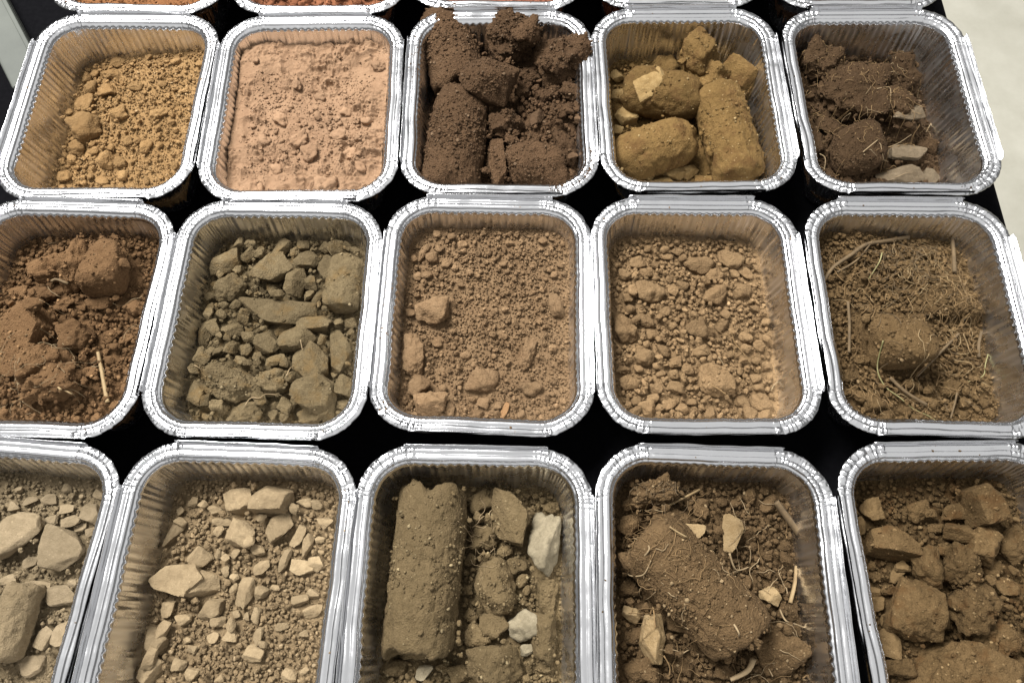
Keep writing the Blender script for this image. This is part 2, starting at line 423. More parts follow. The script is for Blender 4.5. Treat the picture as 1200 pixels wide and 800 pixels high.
def sheet(prof_d, prof_z, seed, zone):
    rng = np.random.RandomState(seed); V = []
    n = len(PS)
    th = PS / PLEN * 2 * np.pi
    loop = np.stack([np.cos(th), np.sin(th), np.zeros(n)], 1)
    dent = fbm(loop * 3.0 + seed, 3, seed)                  # the long soft dents of a handled tray
    f1 = vnoise(loop * 62 + 5, seed + 1); f2 = vnoise(loop * 85 + 9, seed + 2); f3 = vnoise(loop * 40 + 2, seed + 3)
    for d, z in zip(prof_d, prof_z):
        dd = np.full(n, float(d)); zz = np.full(n, float(z))
        if zone == 'rim':
            ring1 = math.exp(-((d - 2.4) / 1.6) ** 2); ring2 = math.exp(-((d - 5.8) / 1.5) ** 2); ring3 = math.exp(-((d - 9.0) / 1.0) ** 2)
            zz += PWs * (0.75 * ring1 * f1 + 0.50 * ring2 * f2 + 0.35 * ring3 * f1)
            dd += PWs * 0.30 * f3 * (d < 1.0)
            zz += 0.45 * dent * min(1.0, (10 - d) / 6 if d < 10 else 0)
            dd += 0.50 * dent
            if d > 8.7:
                cor = np.sin(PS / PITCH * 2 * np.pi)
                dd += (1 - PWs) * cor * 0.34 * (d - 8.7) / 1.5
        else:
            w = np.clip((Z_TOP - z) / 1.0, 0, 1) * np.clip(z / 5.0, 0, 1)
            cor = np.sin(PS / PITCH * 2 * np.pi)
            cor = np.sign(cor) * np.abs(cor) ** 0.8
            dd += (1 - PWs) * (0.24 + 0.10 * w) * cor * (0.8 + 0.5 * vnoise(np.c_[loop[:, :2] * 14, np.full(n, z * 0.05)], seed + 17)) * (1 if z > 4 else z / 4)
            wr = 0.55 * vnoise(np.c_[loop[:, :2] * 30, np.full(n, z * 0.03)], seed + 7) + 0.40 * vnoise(np.c_[loop[:, :2] * 70 + 3, np.full(n, z * 0.04)], seed + 8)
            dd += PWs * wr * w
            dd += 0.50 * dent
            dd += w * 0.35 * vnoise(np.c_[loop[:, :2] * 9, np.full(n, z * 0.12)], seed + 12)
        r = RAD - dd
        V.append(np.c_[PP + PN * r[:, None], zz])
    m = len(V); V = np.concatenate(V)
    a, b = np.meshgrid(np.arange(m - 1), np.arange(n), indexing='ij'); a, b = a.ravel(), b.ravel(); b2 = (b + 1) % n
    return V, np.stack([a * n + b, a * n + b2, (a + 1) * n + b2, (a + 1) * n + b], 1)
def make_tray_meshes(seed):
    # rim: outer curl, two beads, inner step
    pd = [1.0, 0.35, 0.0, 0.25, 0.8, 1.5, 2.3, 3.1, 3.9, 4.4, 4.9, 5.6, 6.4, 7.1, 7.6, 7.9, 8.2, 8.7, 9.3, 9.9, 10.2]
    pz = [38.2, 38.4, 39.1, 39.7, 39.9, 40.15, 40.4, 40.35, 40.0, 39.7, 39.95, 40.2, 40.22, 40.1, 39.75, 39.2, 38.85, 38.7, 38.1, 37.1, 36.2]
    V, F = sheet(pd, pz, seed, 'rim')
    rim = new_mesh('rim', V * MM, F); rim.materials.append(FOIL_RIM)
    wz = np.concatenate([np.linspace(36.2, 3.0, 10), [1.8, 0.9, 0.4, 0.2]])
    wd = np.concatenate([wall_offset(np.linspace(36.2, 3.0, 10)), [15.2, 15.8, 16.8, 18.2]])
    V, F = sheet(wd, wz, seed, 'wall')
    wall = new_mesh('side_wall', V * MM, F); wall.materials.append(FOIL_WALL)
    n = len(PS); ring = V[-n:].copy()
    mid = ring.copy(); mid[:, :2] *= 0.93; mid[:, 2] = 0.5
    V = np.concatenate([ring, mid]); b = np.arange(n); b2 = (b + 1) % n
    base = new_mesh('base', V * MM, [np.stack([b, b2, n + b2, n + b], 1), (n + np.arange(n))[None, :]]); base.materials.append(FOIL_WALL)
    # upright lid flanges on the four straight sides
    fl = []
    for i in range(4):
        rng = np.random.RandomState(seed * 7 + i)
        vert = i in (0, 2)                                # right and left run along y
        L = (HY - RAD) * 2 + 8 if vert else (HX - RAD) * 2 + 10
        m = 60; u = np.linspace(-L / 2, L / 2, m)
        pr = [(-1.3, 39.75), (-0.55, 39.55), (-0.15, 39.8), (0.10, 40.9), (0.22, 42.3), (0.28, 42.9), (0.05, 43.15), (-0.20, 42.95), (-0.12, 42.3)]
        wob = 0.28 * fbm(np.c_[u / 14, np.full(m, i * 5.1), np.full(m, seed)], 3, seed)
        V = []
        for o_, z in pr:
            k = (z - 39.5) / 3.6
            off = (HX if vert else HY) - 0.28 + o_ + wob * k
            zz = z + 0.12 * wob - 0.9 * k * np.clip((np.abs(u) - L / 2 + 2.2) / 2.2, 0, 1) ** 2
            P = np.stack([np.full(m, 0.0) + off, u, zz], 1) if vert else np.stack([-u, np.full(m, 0.0) + off, zz], 1)
            if i in (2, 3): P[:, :2] *= -1
            V.append(P)
        V = np.concatenate(V); a, b = np.meshgrid(np.arange(len(pr) - 1), np.arange(m - 1), indexing='ij'); a, b = a.ravel(), b.ravel()
        me = new_mesh('lid_flange', V * MM, np.stack([a * m + b, a * m + b + 1, (a + 1) * m + b + 1, (a + 1) * m + b], 1)); me.materials.append(FOIL_RIM)
        fl.append(me)
    return rim, wall, base, fl
TRAY_MESHES = [make_tray_meshes(s) for s in (11, 23, 37, 41)]
def make_tray(x, y, deg, label, variant):
    t = bpy.data.objects.new('foil_tray', None); col.objects.link(t)
    t.location = (x * MM, y * MM, TABLE_Z + 0.0004); t.rotation_euler = (0, 0, math.radians(deg + (180 if variant >= 5 else 0)))
    tag(t, label, 'foil tray', 'foil trays set out in rows')
    rim, wall, base, fl = TRAY_MESHES[variant % 4]
    link('rim', rim, None, t); link('side_wall', wall, None, t); link('base', base, None, t)
    r_ = [c for c in t.children if c.name.startswith('rim')][0]
    for me in fl: link('lid_flange', me, None, r_)
    return t

# ------------------------------------------------------------------ what lies in a tray
RES = 0.6                            # height map cell, mm
NX, NY = int(110 / RES), int(134 / RES)
def rr_sd(x, y, d):                  # signed distance (mm) to the rounded rectangle d inside the rim's edge (negative inside)
    hx, hy, r = HX - d, HY - d, RAD - d
    qx, qy = np.abs(x) - (hx - r), np.abs(y) - (hy - r)
    return np.hypot(np.maximum(qx, 0), np.maximum(qy, 0)) + np.minimum(np.maximum(qx, qy), 0) - r

LIB = {}; LIBF = {}
SINGLE_MM = {True: 4.8, False: 5.4}      # lumps at least this wide are objects of their own
def lib(kind, i, sub):
    key = (kind, i, sub)
    if key not in LIB:
        thick = {'slab': 0.5, 'block': 0.72, 'clod': 0.78, 'ball': 0.85, 'crumbly': 0.8}[kind]
        wide = np.random.RandomState(i + 5).uniform(0.68, 0.95)
        v, f = body(kind, 4000 + 31 * i + len(kind), 4.0, 4.0 * wide, 4.0 * thick * wide, sub)
        me = new_mesh(kind + '_lump', v / 4.0 * MM, f, True, np.zeros((len(v), 3)))
        if kind in ('block', 'slab'): me.set_sharp_from_angle(angle=math.radians(26))
        me.materials.append(None); LIBF[id(me)] = f; LIB[key] = (me, v / 4.0)
    return LIB[key]

def short_name(lab):
    w = lab.replace(',', '').split(); out = []
    for x in w:
        if x in ('lying', 'with', 'in', 'on', 'by', 'at', 'beside', 'behind', 'whose', 'wedged', 'leaning', 'reaching', 'between', 'rising', 'touching', 'standing', 'halfway', 'half', 'strewn', 'near', 'across', 'along', 'right', 'left', 'set', 'crossed', 'cracked', 'split', 'sitting', 'pointing', 'against', 'under', 'above', 'among', 'below', 'from', 'of'): break
        out.append(x)
    return ' '.join(out[:6])
class Tray:
    def __init__(s, key, x, y, deg, desc, label, mats, bed, seed):
        s.x, s.y, s.th, s.seed = x, y, math.radians(deg), seed
        s.desc, s.mats = desc, mats
        s.rng = np.random.RandomState(seed)
        s.tray = make_tray(x, y, deg, label, (seed * 3) % 10)
        gx = (np.arange(NX) - NX / 2 + 0.5) * RES; gy = (np.arange(NY) - NY / 2 + 0.5) * RES
        s.GX, s.GY = np.meshgrid(gx, gy, indexing='ij')
        s.bed = bed
        s.H = s.bed_height(s.GX.ravel(), s.GY.ravel()).reshape(NX, NY)
        s.H0 = s.H.copy(); s.small = []; s.items = []; s.clean = np.zeros((NX, NY), bool); s.cover = np.zeros((NX, NY), bool)
    # --- coordinates
    def loc(s, wx, wy):              # world metres -> tray mm
        dx, dy = wx / MM - s.x, wy / MM - s.y
        return math.cos(s.th) * dx + math.sin(s.th) * dy, -math.sin(s.th) * dx + math.cos(s.th) * dy
    def px(s, px, py, z): return s.loc(*at(px, py, z * MM))
    def cell(s, x, y):
        return np.clip(((np.asarray(x) / RES) + NX / 2).astype(int), 0, NX - 1), np.clip(((np.asarray(y) / RES) + NY / 2).astype(int), 0, NY - 1)
    def hat(s, x, y):
        i, j = s.cell(x, y); return s.H[i, j]
    def world(s, x, y, z):
        return ((s.x + math.cos(s.th) * x - math.sin(s.th) * y) * MM, (s.y + math.sin(s.th) * x + math.cos(s.th) * y) * MM, TABLE_Z + z * MM)
    def put(s, o, x, y, z):
        o.location = s.world(x, y, z); o.rotation_euler = (0, 0, s.th); return o
    # --- the loose soil
    def bed_height(s, x, y):
        b = s.bed
        z = b['z'] + b.get('sx', 0) * x / 45 + b.get('sy', 0) * y / 57 + 0 * x
        for (px_, py_, r, h) in b.get('mounds', []):
            mx, my = s.px(px_, py_, b['z'])
            z = z + h * np.exp(-((x - mx) ** 2 + (y - my) ** 2) / r ** 2)
        p = np.stack([x, y, np.full_like(x, s.seed * 3.7)], 1)
        z = z + b.get('lump', 2.0) * fbm(p / 22, 3, s.seed) + b.get('rough', 0.8) * fbm(p / 5.0, 3, s.seed + 4)
        if b.get('clumpy'):
            z = z + b['clumpy'] * np.maximum(ridged(p / 9.0, 2, s.seed + 6), -0.2) * np.clip(0.5 + 1.3 * fbm(p / 30, 2, s.seed + 8), 0, 1)
        if b.get('grit'):
            w = np.clip(0.35 + 1.6 * fbm(p / 16, 2, s.seed + 9), 0, 1)
            z = z + b['grit'] * w * (np.abs(vnoise(p / 4.2, s.seed + 31)) * 1.7 + 0.9 * np.abs(vnoise(p / 2.0, s.seed + 32)) + 0.35 * vnoise(p / 1.1, s.seed + 33))
        return np.maximum(z, 1.2)
    def finish(s, n_crumb, rmin=0.45, rmax=1.9, pw=2.2, stone=0.05, on_top=0.12, spill=None, density=None, flat=0.75, budget=1.0, grid=(82, 100), sink=1.1):
        """bed surface plus its crumbs: one object"""
        J = Joiner(); rng = s.rng
        nx, ny = grid
        gx, gy = np.meshgrid(np.linspace(-48.5, 48.5, nx), np.linspace(-60.5, 60.5, ny), indexing='ij')
        x, y = gx.ravel().copy(), gy.ravel().copy()
        for _ in range(3):
            z = s.bed_height(x, y); d = wall_offset(z) - 0.55
            sd = rr_sd(x, y, d); e = 0.05
            dx = (rr_sd(x + e, y, d) - rr_sd(x - e, y, d)) / (2 * e); dy = (rr_sd(x, y + e, d) - rr_sd(x, y - e, d)) / (2 * e)
            k = np.maximum(sd, 0); x -= dx * k; y -= dy * k
        z = s.bed_height(x, y)
        top = np.stack([x, y, np.maximum(z - sink, 0.9)], 1)
        a, b = np.meshgrid(np.arange(nx - 1), np.arange(ny - 1), indexing='ij'); a, b = a.ravel(), b.ravel()
        q = np.stack([a * ny + b, (a + 1) * ny + b, (a + 1) * ny + b + 1, a * ny + b + 1], 1)
        f = np.concatenate([q[:, [0, 1, 2]], q[:, [0, 2, 3]]])
        J.add(top, f, (0, 0, 0))
        # its sides and underside
        ring = np.concatenate([np.arange(nx) * ny, (nx - 1) * ny + np.arange(1, ny), (np.arange(nx - 2, -1, -1)) * ny + ny - 1, np.arange(ny - 2, 0, -1)])
        low = top[ring].copy(); k = np.minimum(1, (HX - D_BOT - 3) / np.maximum(np.abs(low[:, 0]), 1e-3)); low[:, 0] *= np.minimum(k, 0.93); low[:, 1] *= 0.93; low[:, 2] = 0.9
        m = len(ring); base = len(top); c = np.array([[0, 0, 0.9]])
        i = np.arange(m); i2 = (i + 1) % m
        ff = np.concatenate([np.stack([ring[i], base + i, base + i2], 1), np.stack([ring[i], base + i2, ring[i2]], 1), np.stack([base + i2, base + i, np.full(m, base + m)], 1)])
        J.v[0] = np.concatenate([top, low, c]); J.f[0] = np.concatenate([f, ff]); J.a[0] = np.zeros((len(J.v[0]), 3)); J.n = len(J.v[0])
        # crumbs: packed side by side, the coarse ones first, with gaps between them
        n = int(n_crumb * 3.0 * budget); gr = 0.35; gw, gh = int(104 / gr), int(128 / gr)
        rad = np.sort(rmin * (1 - rng.rand(n) * (1 - (rmin / rmax) ** pw)) ** (-1 / pw))[::-1]
        x = rng.uniform(-49, 49, n); y = rng.uniform(-61, 61, n)
        ci, cj = s.cell(x, y); z = s.H[ci, cj]
        ok = rr_sd(x, y, wall_offset(z) + rad * 0.5) < 0
        cov = s.cover[ci, cj]
        up = (rng.rand(n) < on_top) & (rad < 0.8)
        under = cov & ~up & (rng.rand(n) < 0.35); z = np.where(under, s.H0[ci, cj], z)   # soil goes on beneath overhanging lumps
        ok &= (~cov) | up | under
        hx = s.H[np.clip(ci + 1, 0, NX - 1), cj] - s.H[np.clip(ci - 1, 0, NX - 1), cj]; hy = s.H[ci, np.clip(cj + 1, 0, NY - 1)] - s.H[ci, np.clip(cj - 1, 0, NY - 1)]
        ok &= (~cov) | under | (np.hypot(hx, hy) < 1.4)
        ok &= ~(s.clean[ci, cj] & ~under & (rng.rand(n) > 0.006))
        if density is not None: ok &= rng.rand(n) < density(x, y)
        x, y, z, rad = [q_[ok] for q_ in (x, y, z, rad)]
        occ = np.zeros((gw + 16, gh + 16), bool); gi = ((x + 52) / gr).astype(int) + 8; gj = ((y + 64) / gr).astype(int) + 8
        discs = {}
        for k_ in range(1, 30):
            R_ = k_ * 0.1; w_ = int(R_ / gr) + 1; di, dj = np.mgrid[-w_:w_ + 1, -w_:w_ + 1]; m_ = np.hypot(di, dj) * gr <= R_; discs[k_] = (di[m_], dj[m_])
        keep = np.zeros(len(x), bool); cnt = 0
        for n_ in range(len(x)):
            di, dj = discs[max(1, int(rad[n_] * 7.2))]
            a_, b_ = gi[n_] + di, gj[n_] + dj
            if occ[a_, b_].any(): continue
            di, dj = discs[max(1, int(rad[n_] * 9.0))]; occ[np.clip(gi[n_] + di, 0, gw + 15), np.clip(gj[n_] + dj, 0, gh + 15)] = True
            keep[n_] = True; cnt += 1
            if cnt >= n_crumb: break
        x, y, z, rad = [q_[keep] for q_ in (x, y, z, rad)]
        pos = np.stack([x, y, z + rad * rng.uniform(0.05, 0.6, len(x)) * flat], 1)
        m_ = 14; a_ = rng.randint(0, len(PS), m_); d_ = rng.uniform(1.5, 7, m_)
        own = np.c_[PP[a_] + PN[a_] * (RAD - d_)[:, None], np.full(m_, 40.35)]
        spill = own if spill is None else np.concatenate([spill, own])
        if spill is not None:
            pos = np.concatenate([pos, spill]); rad = np.concatenate([rad, rng.uniform(0.25, 0.8, len(spill))])
        tint = rng.normal(0.06, 0.34, len(pos)).clip(-0.8, 0.9); st = (rng.rand(len(pos)) < stone * 0.6).astype(float) * rng.uniform(0.3, 0.8, len(pos))
        for v_, f_, t_ in s.small: J.add(v_, f_, (t_, 0, 0))
        bigm = rad > 1.1
        J.crumbs(rng, pos[bigm], rad[bigm], tint[bigm], st[bigm], 1, flat)
        J.crumbs(rng, pos[~bigm], rad[~bigm], tint[~bigm], st[~bigm], 0, flat)
        o = link('loose_soil', J.mesh('loose_soil'), s.mats['soil']); s.put(o, 0, 0, 0)
        tag(o, s.desc['loose'], 'soil', kind='stuff'); s.soil = o; s.relabel()
        return o
    # --- single lumps
    def settle(s, v, x, y, q=72):
        """height at which the lump v (mm, turned) comes to rest when let down at x, y"""
        i, j = s.cell(v[:, 0] + x, v[:, 1] + y)
        low = v[:, 2] < np.percentile(v[:, 2], 45)
        return np.percentile(s.H[i[low], j[low]] - v[low, 2], q)
    def mark(s, v, cover=True, clean=None):
        i, j = s.cell(v[:, 0], v[:, 1]); i0, i1, j0, j1 = max(i.min() - 3, 0), min(i.max() + 4, NX), max(j.min() - 3, 0), min(j.max() + 4, NY)
        T = np.full((i1 - i0, j1 - j0), -1e9); np.maximum.at(T, (i - i0, j - j0), v[:, 2])
        for _ in range(2 if len(v) < 3000 and cover else 1 if cover else 0):   # close the holes between its vertices
            P = np.pad(T, 1, constant_values=-1e9); N_ = np.maximum.reduce([P[a:a + T.shape[0], b:b + T.shape[1]] for a in range(3) for b in range(3)])
            T = np.where(T > -1e8, T, np.where(N_ > -1e8, N_ - 0.15, -1e9))
        m = T > -1e8
        s.H[i0:i1, j0:j1] = np.maximum(s.H[i0:i1, j0:j1], T)
        if cover: s.cover[i0:i1, j0:j1] |= m
        if clean is not None: s.clean[i0:i1, j0:j1][m] = clean
    def lump(s, px_, py_, w, l, ang=0, kind='clod', mat='soil', thick=None, name=None, label=None, cat=None, tilt=(0, 0), lift=0.0, zabs=None, crumbs=0, sub=None, group=None, q=56, xy=None):
        """a lump seen at pixel px_, py_, l px long (its long side turned ang degrees) and w px wide"""
        seed = s.seed * 1000 + int(px_) * 7 + int(py_)
        zc = s.bed['z'] + 5
        k = mm_per_px(py_, zc * MM); el = math.sin(view_elev(py_))
        ra = math.radians(ang)
        # undo the foreshortening of the picture's upright direction, allowing for the lump's own thickness
        ratio = {'slab': 0.42, 'core': 1.0, 'bean': 1.0, 'notched': 1.0, 'ball': 0.85, 'block': 0.72, 'clod': 0.75, 'crumbly': 0.75}[kind]
        c = thick / 2 if thick else ratio * min(w, l) * k / 2
        ce = math.sqrt(max(0, 1 - el * el))
        def real(L, A):
            h = L * k / 2; up = math.sqrt(max(h * h - (c * ce) ** 2, 0.3 * h * h)) / el
            return h + (min(up, 1.25 * h) - h) * math.sin(A) ** 2
        a = real(l, ra); b = real(w, ra + math.pi / 2); th = ra
        if kind in ('core', 'bean') and not thick: c = b
        if sub is None:
            big_ = max(w, l); sub = (4 if big_ > 48 else 3) if kind in ('block', 'slab') else 5 if big_ > 95 else 4 if big_ > 41 else 3 if big_ > 16 else 2
        v, f = body(kind, seed, a, b, c, sub)
        v = v @ rot_euler(math.radians(tilt[0]), math.radians(tilt[1]), th - s.th).T
        for _ in range(3):
            x, y = s.px(px_, py_, zc)
            # keep it inside the walls
            z = zabs if zabs is not None else s.settle(v, x, y, q) + lift
            zc = z + 0.25 * c
        if z < 30 and zabs is None:
            for _ in range(6):
                zz = np.clip(z + v[:, 2], 0, 36)
                sd = rr_sd(v[:, 0] + x, v[:, 1] + y, wall_offset(zz) + 0.9); w_ = np.argmax(np.where(z + v[:, 2] < 37, sd, -9))
                if sd[w_] <= 0 or z + v[w_, 2] >= 37: break
                e = 0.1; d0 = float(wall_offset(zz[w_])) + 0.9; X, Y = v[w_, 0] + x, v[w_, 1] + y
                gx_ = float((rr_sd(np.array([X + e]), np.array([Y]), d0) - rr_sd(np.array([X - e]), np.array([Y]), d0))[0]) / (2 * e); gy_ = float((rr_sd(np.array([X]), np.array([Y + e]), d0) - rr_sd(np.array([X]), np.array([Y - e]), d0))[0]) / (2 * e)
                x -= gx_ * sd[w_]; y -= gy_ * sd[w_]
        zmin = (z + v[:, 2]).min()
        if zmin < 1.0: z += 1.0 - zmin
        attr = np.zeros((len(v), 3))
        J = Joiner(); J.add(v, f, attr)
        if crumbs:
            # grains stuck to its upper side
            nrm = v / np.linalg.norm(v, axis=1)[:, None]
            cand = np.where(nrm[:, 2] > 0.15)[0]; pick = s.rng.choice(cand, crumbs)
            rad = s.rng.uniform(0.3, 0.9, crumbs) * s.rng.choice([1, 1, 1, 1.9], crumbs)
            J.crumbs(s.rng, v[pick] + nrm[pick] * rad[:, None] * 0.25, rad, s.rng.normal(0, 0.35, crumbs).clip(-0.8, 0.9), (s.rng.rand(crumbs) < 0.12) * 0.8, 0)
        nm = name or ('stone' if kind in ('block', 'slab') else 'soil_clod')
        me = J.mesh(nm)
        if kind in ('block', 'slab'): me.set_sharp_from_angle(angle=math.radians(26))
        o = link(nm, me, s.mats[mat]); s.put(o, x, y, z)
        s.mark(v + np.array([x, y, z]), True, (kind in ('block', 'slab') or mat == 'stone') and not crumbs)
        s.items.append((o, x, y, max(a, b) * 2, max(a, b) / max(1e-6, min(a, b)), kind, bool(label)))
        if label: tag(o, label, cat or nm.replace('_', ' '), group)
        else:
            lab, ct = s.desc['stone' if mat == 'stone' and 'stone' in s.desc else 'lump']
            tag(o, lab, ct, ct + 's in the tray of ' + s.desc['of'])
        return o
    def lumps(s, rows, kind='clod', mat='soil', **kw):
        for r in rows:
            px_, py_, w, l = r[:4]; ang = r[4] if len(r) > 4 and r[4] is not None else s.rng.uniform(-25, 25)
            kd = r[5] if len(r) > 5 and r[5] else kind; mt = r[6] if len(r) > 6 else mat
            s.lump(px_, py_, w, l, ang, kd, mt, **kw)
    def scatter(s, n, dmin, dmax, kinds, mat='soil', region=None, pw=2.4, q=82, gap=0.8):
        """n smaller lumps, 4 mm and more, that share meshes; never on top of the big ones"""
        rng = s.rng; done = []; tries = 0
        while len(done) < n and tries < n * 40:
            tries += 1
            x, y = rng.uniform(-47, 47), rng.uniform(-59, 59)
            R = 0.5 * dmin * (1 - rng.rand() * (1 - (dmin / dmax) ** pw)) ** (-1 / pw)
            if region is not None and rng.rand() > region(x, y): continue
            z0 = float(s.hat(x, y))
            if rr_sd(np.array([x]), np.array([y]), float(wall_offset(z0)) + 1.0)[0] > -R: continue
            i, j = s.cell(x, y)
            if s.cover[i, j]: continue
            if any((x - a) ** 2 + (y - b) ** 2 < (gap * (R + r)) ** 2 for a, b, r in done): continue
            kind = kinds[rng.randint(len(kinds))]; me, v = lib(kind, int(rng.randint(0, 12)), 1 if R < 1.9 else 2 if R < 3.4 else 3)
            e = (rng.uniform(-0.5, 0.5), rng.uniform(-0.5, 0.5), rng.uniform(0, 6.28))
            vv = (v * R) @ rot_euler(*e).T
            z = s.settle(vv, x, y, q)
            chip = kind in ('block', 'slab')
            if 2 * R < SINGLE_MM[chip]:
                s.small.append((vv + np.array([x, y, z]), LIBF[id(me)], rng.normal(0.05, 0.3)))
                s.mark(vv + np.array([x, y, z]), False); done.append((x, y, R)); continue
            o = bpy.data.objects.new('stone_chip' if chip else 'small_clod', me); col.objects.link(o)
            o.location = s.world(x, y, z); o.rotation_euler = (e[0], e[1], e[2] + s.th); o.scale = (R, R, R)
            o.material_slots[0].link = 'OBJECT'; o.material_slots[0].material = s.mats[mat]
            lab, ct = s.desc['small']; tag(o, lab, ct, ct + 's in the tray of ' + s.desc['of'])
            s.items.append((o, x, y, 2 * R, 1.0, kind, False))
            s.mark(vv + np.array([x, y, z])); done.append((x, y, R))
        return done
    def relabel(s):
        """unnamed lumps are told apart by size, shape and the named lump they lie next to"""
        named = [(x, y, d, short_name(o['label'])) for o, x, y, d, _, _, n in s.items if n]
        for o, x, y, d, asp, kind, n in s.items:
            if n or not named: continue
            size = 'large' if d > 15 else 'medium' if d > 9 else 'small' if d > 6 else 'tiny'
            shape = 'long' if asp > 1.6 else {'slab': 'flat', 'block': 'angular', 'clod': 'rough', 'crumbly': 'crumbly', 'ball': 'rounded', 'core': 'rounded', 'notched': 'rounded', 'bean': 'rounded'}[kind]
            words = s.desc['tone'] if 'tone' in s.desc else s.desc['lump'][0].split(' in the ')[0].split(' lying ')[0].split(' half ')[0].split(' piled ')[0]
            words = ' '.join(w for w in words.split() if w not in ('small', 'flat', 'soft'))
            if o.name.startswith(('stone', 'flake')): words = words.replace('clod', 'stone').replace('clay lump', 'stone')
            q = min(named, key=lambda t: math.hypot(t[0] - x, t[1] - y) - t[2] / 2)
            dist = math.hypot(q[0] - x, q[1] - y) - q[2] / 2 - d / 2
            lab = '%s %s %s %s the %s' % (size, shape, words, 'touching' if dist < 2 else 'near' if dist < 12 else 'some way from', q[3])
            o['label'] = ' '.join(lab.split()[:16]); o['group'] = 'loose lumps in the tray of ' + s.desc['of']
    # --- plant pieces
    def stalk(s, pts, r, mat, name, label, cat, sides=6, lift=0.4, taper=1.0, group=None, arch=0.0):
        P = []
        for i, (px_, py_) in enumerate(pts):
            z = s.bed['z']
            for _ in range(3):
                x, y = s.px(px_, py_, z); z = float(s.hat(x, y)) + r + lift
            u = i / max(1, len(pts) - 1)
            P.append((x, y, z + arch * math.sin(math.pi * u)))
        P = np.array(P)
        if len(P) == 3:
            line = np.interp([0, 1, 2], [0, 2], [P[0, 2], P[2, 2]]); P[:, 2] = line + 0.8 * max(0, (P[:, 2] - line).max())
        v, f = tube(P, [r, r * (1 + taper) / 2, r * taper], sides)
        c = P[0]; o = link(name, new_mesh(name, (v - c) * MM, f), mat); s.put(o, *c)
        tag(o, label, cat, group); return o
    def fine_roots(s, n, region, label, rad=0.16, length=(6, 18), mat=None):
        J = Joiner(); rng = s.rng; k = 0
        while k < n:
            x, y = rng.uniform(-44, 44), rng.uniform(-56, 56)
            if rng.rand() > region(x, y): continue
            L = rng.uniform(*length); a = rng.uniform(0, 6.28); P = []; step = 1.6
            for i in range(int(L / step) + 3):
                P.append((x, y, float(s.hat(x, y)) + rng.uniform(0.1, 1.3)))
                a += rng.normal(0, 0.45); x += step * math.cos(a); y += step * math.sin(a)
                if rr_sd(np.array([x]), np.array([y]), 16.5)[0] > 0: break
            if len(P) < 4: continue
            P = np.array(P); P[1:-1, 2] = (P[:-2, 2] + P[1:-1, 2] + P[2:, 2]) / 3 + 0.2
            v, f = tube(P, [rad * rng.uniform(0.6, 1.5), rad * 0.5], 4); J.add(v, f, (rng.normal(0, 0.3), 0, 0)); k += 1
        me = J.mesh('fine_roots'); o = link('fine_roots', me, mat or M_DROOT); s.put(o, 0, 0, 0)
        tag(o, label, 'roots', kind='stuff'); return o
    def px_region(s, cx, cy, r, base=0.0):
        mx, my = s.px(cx, cy, s.bed['z'])
        return lambda x, y: base + (1 - base) * math.exp(-((x - mx) ** 2 + (y - my) ** 2) / r ** 2)

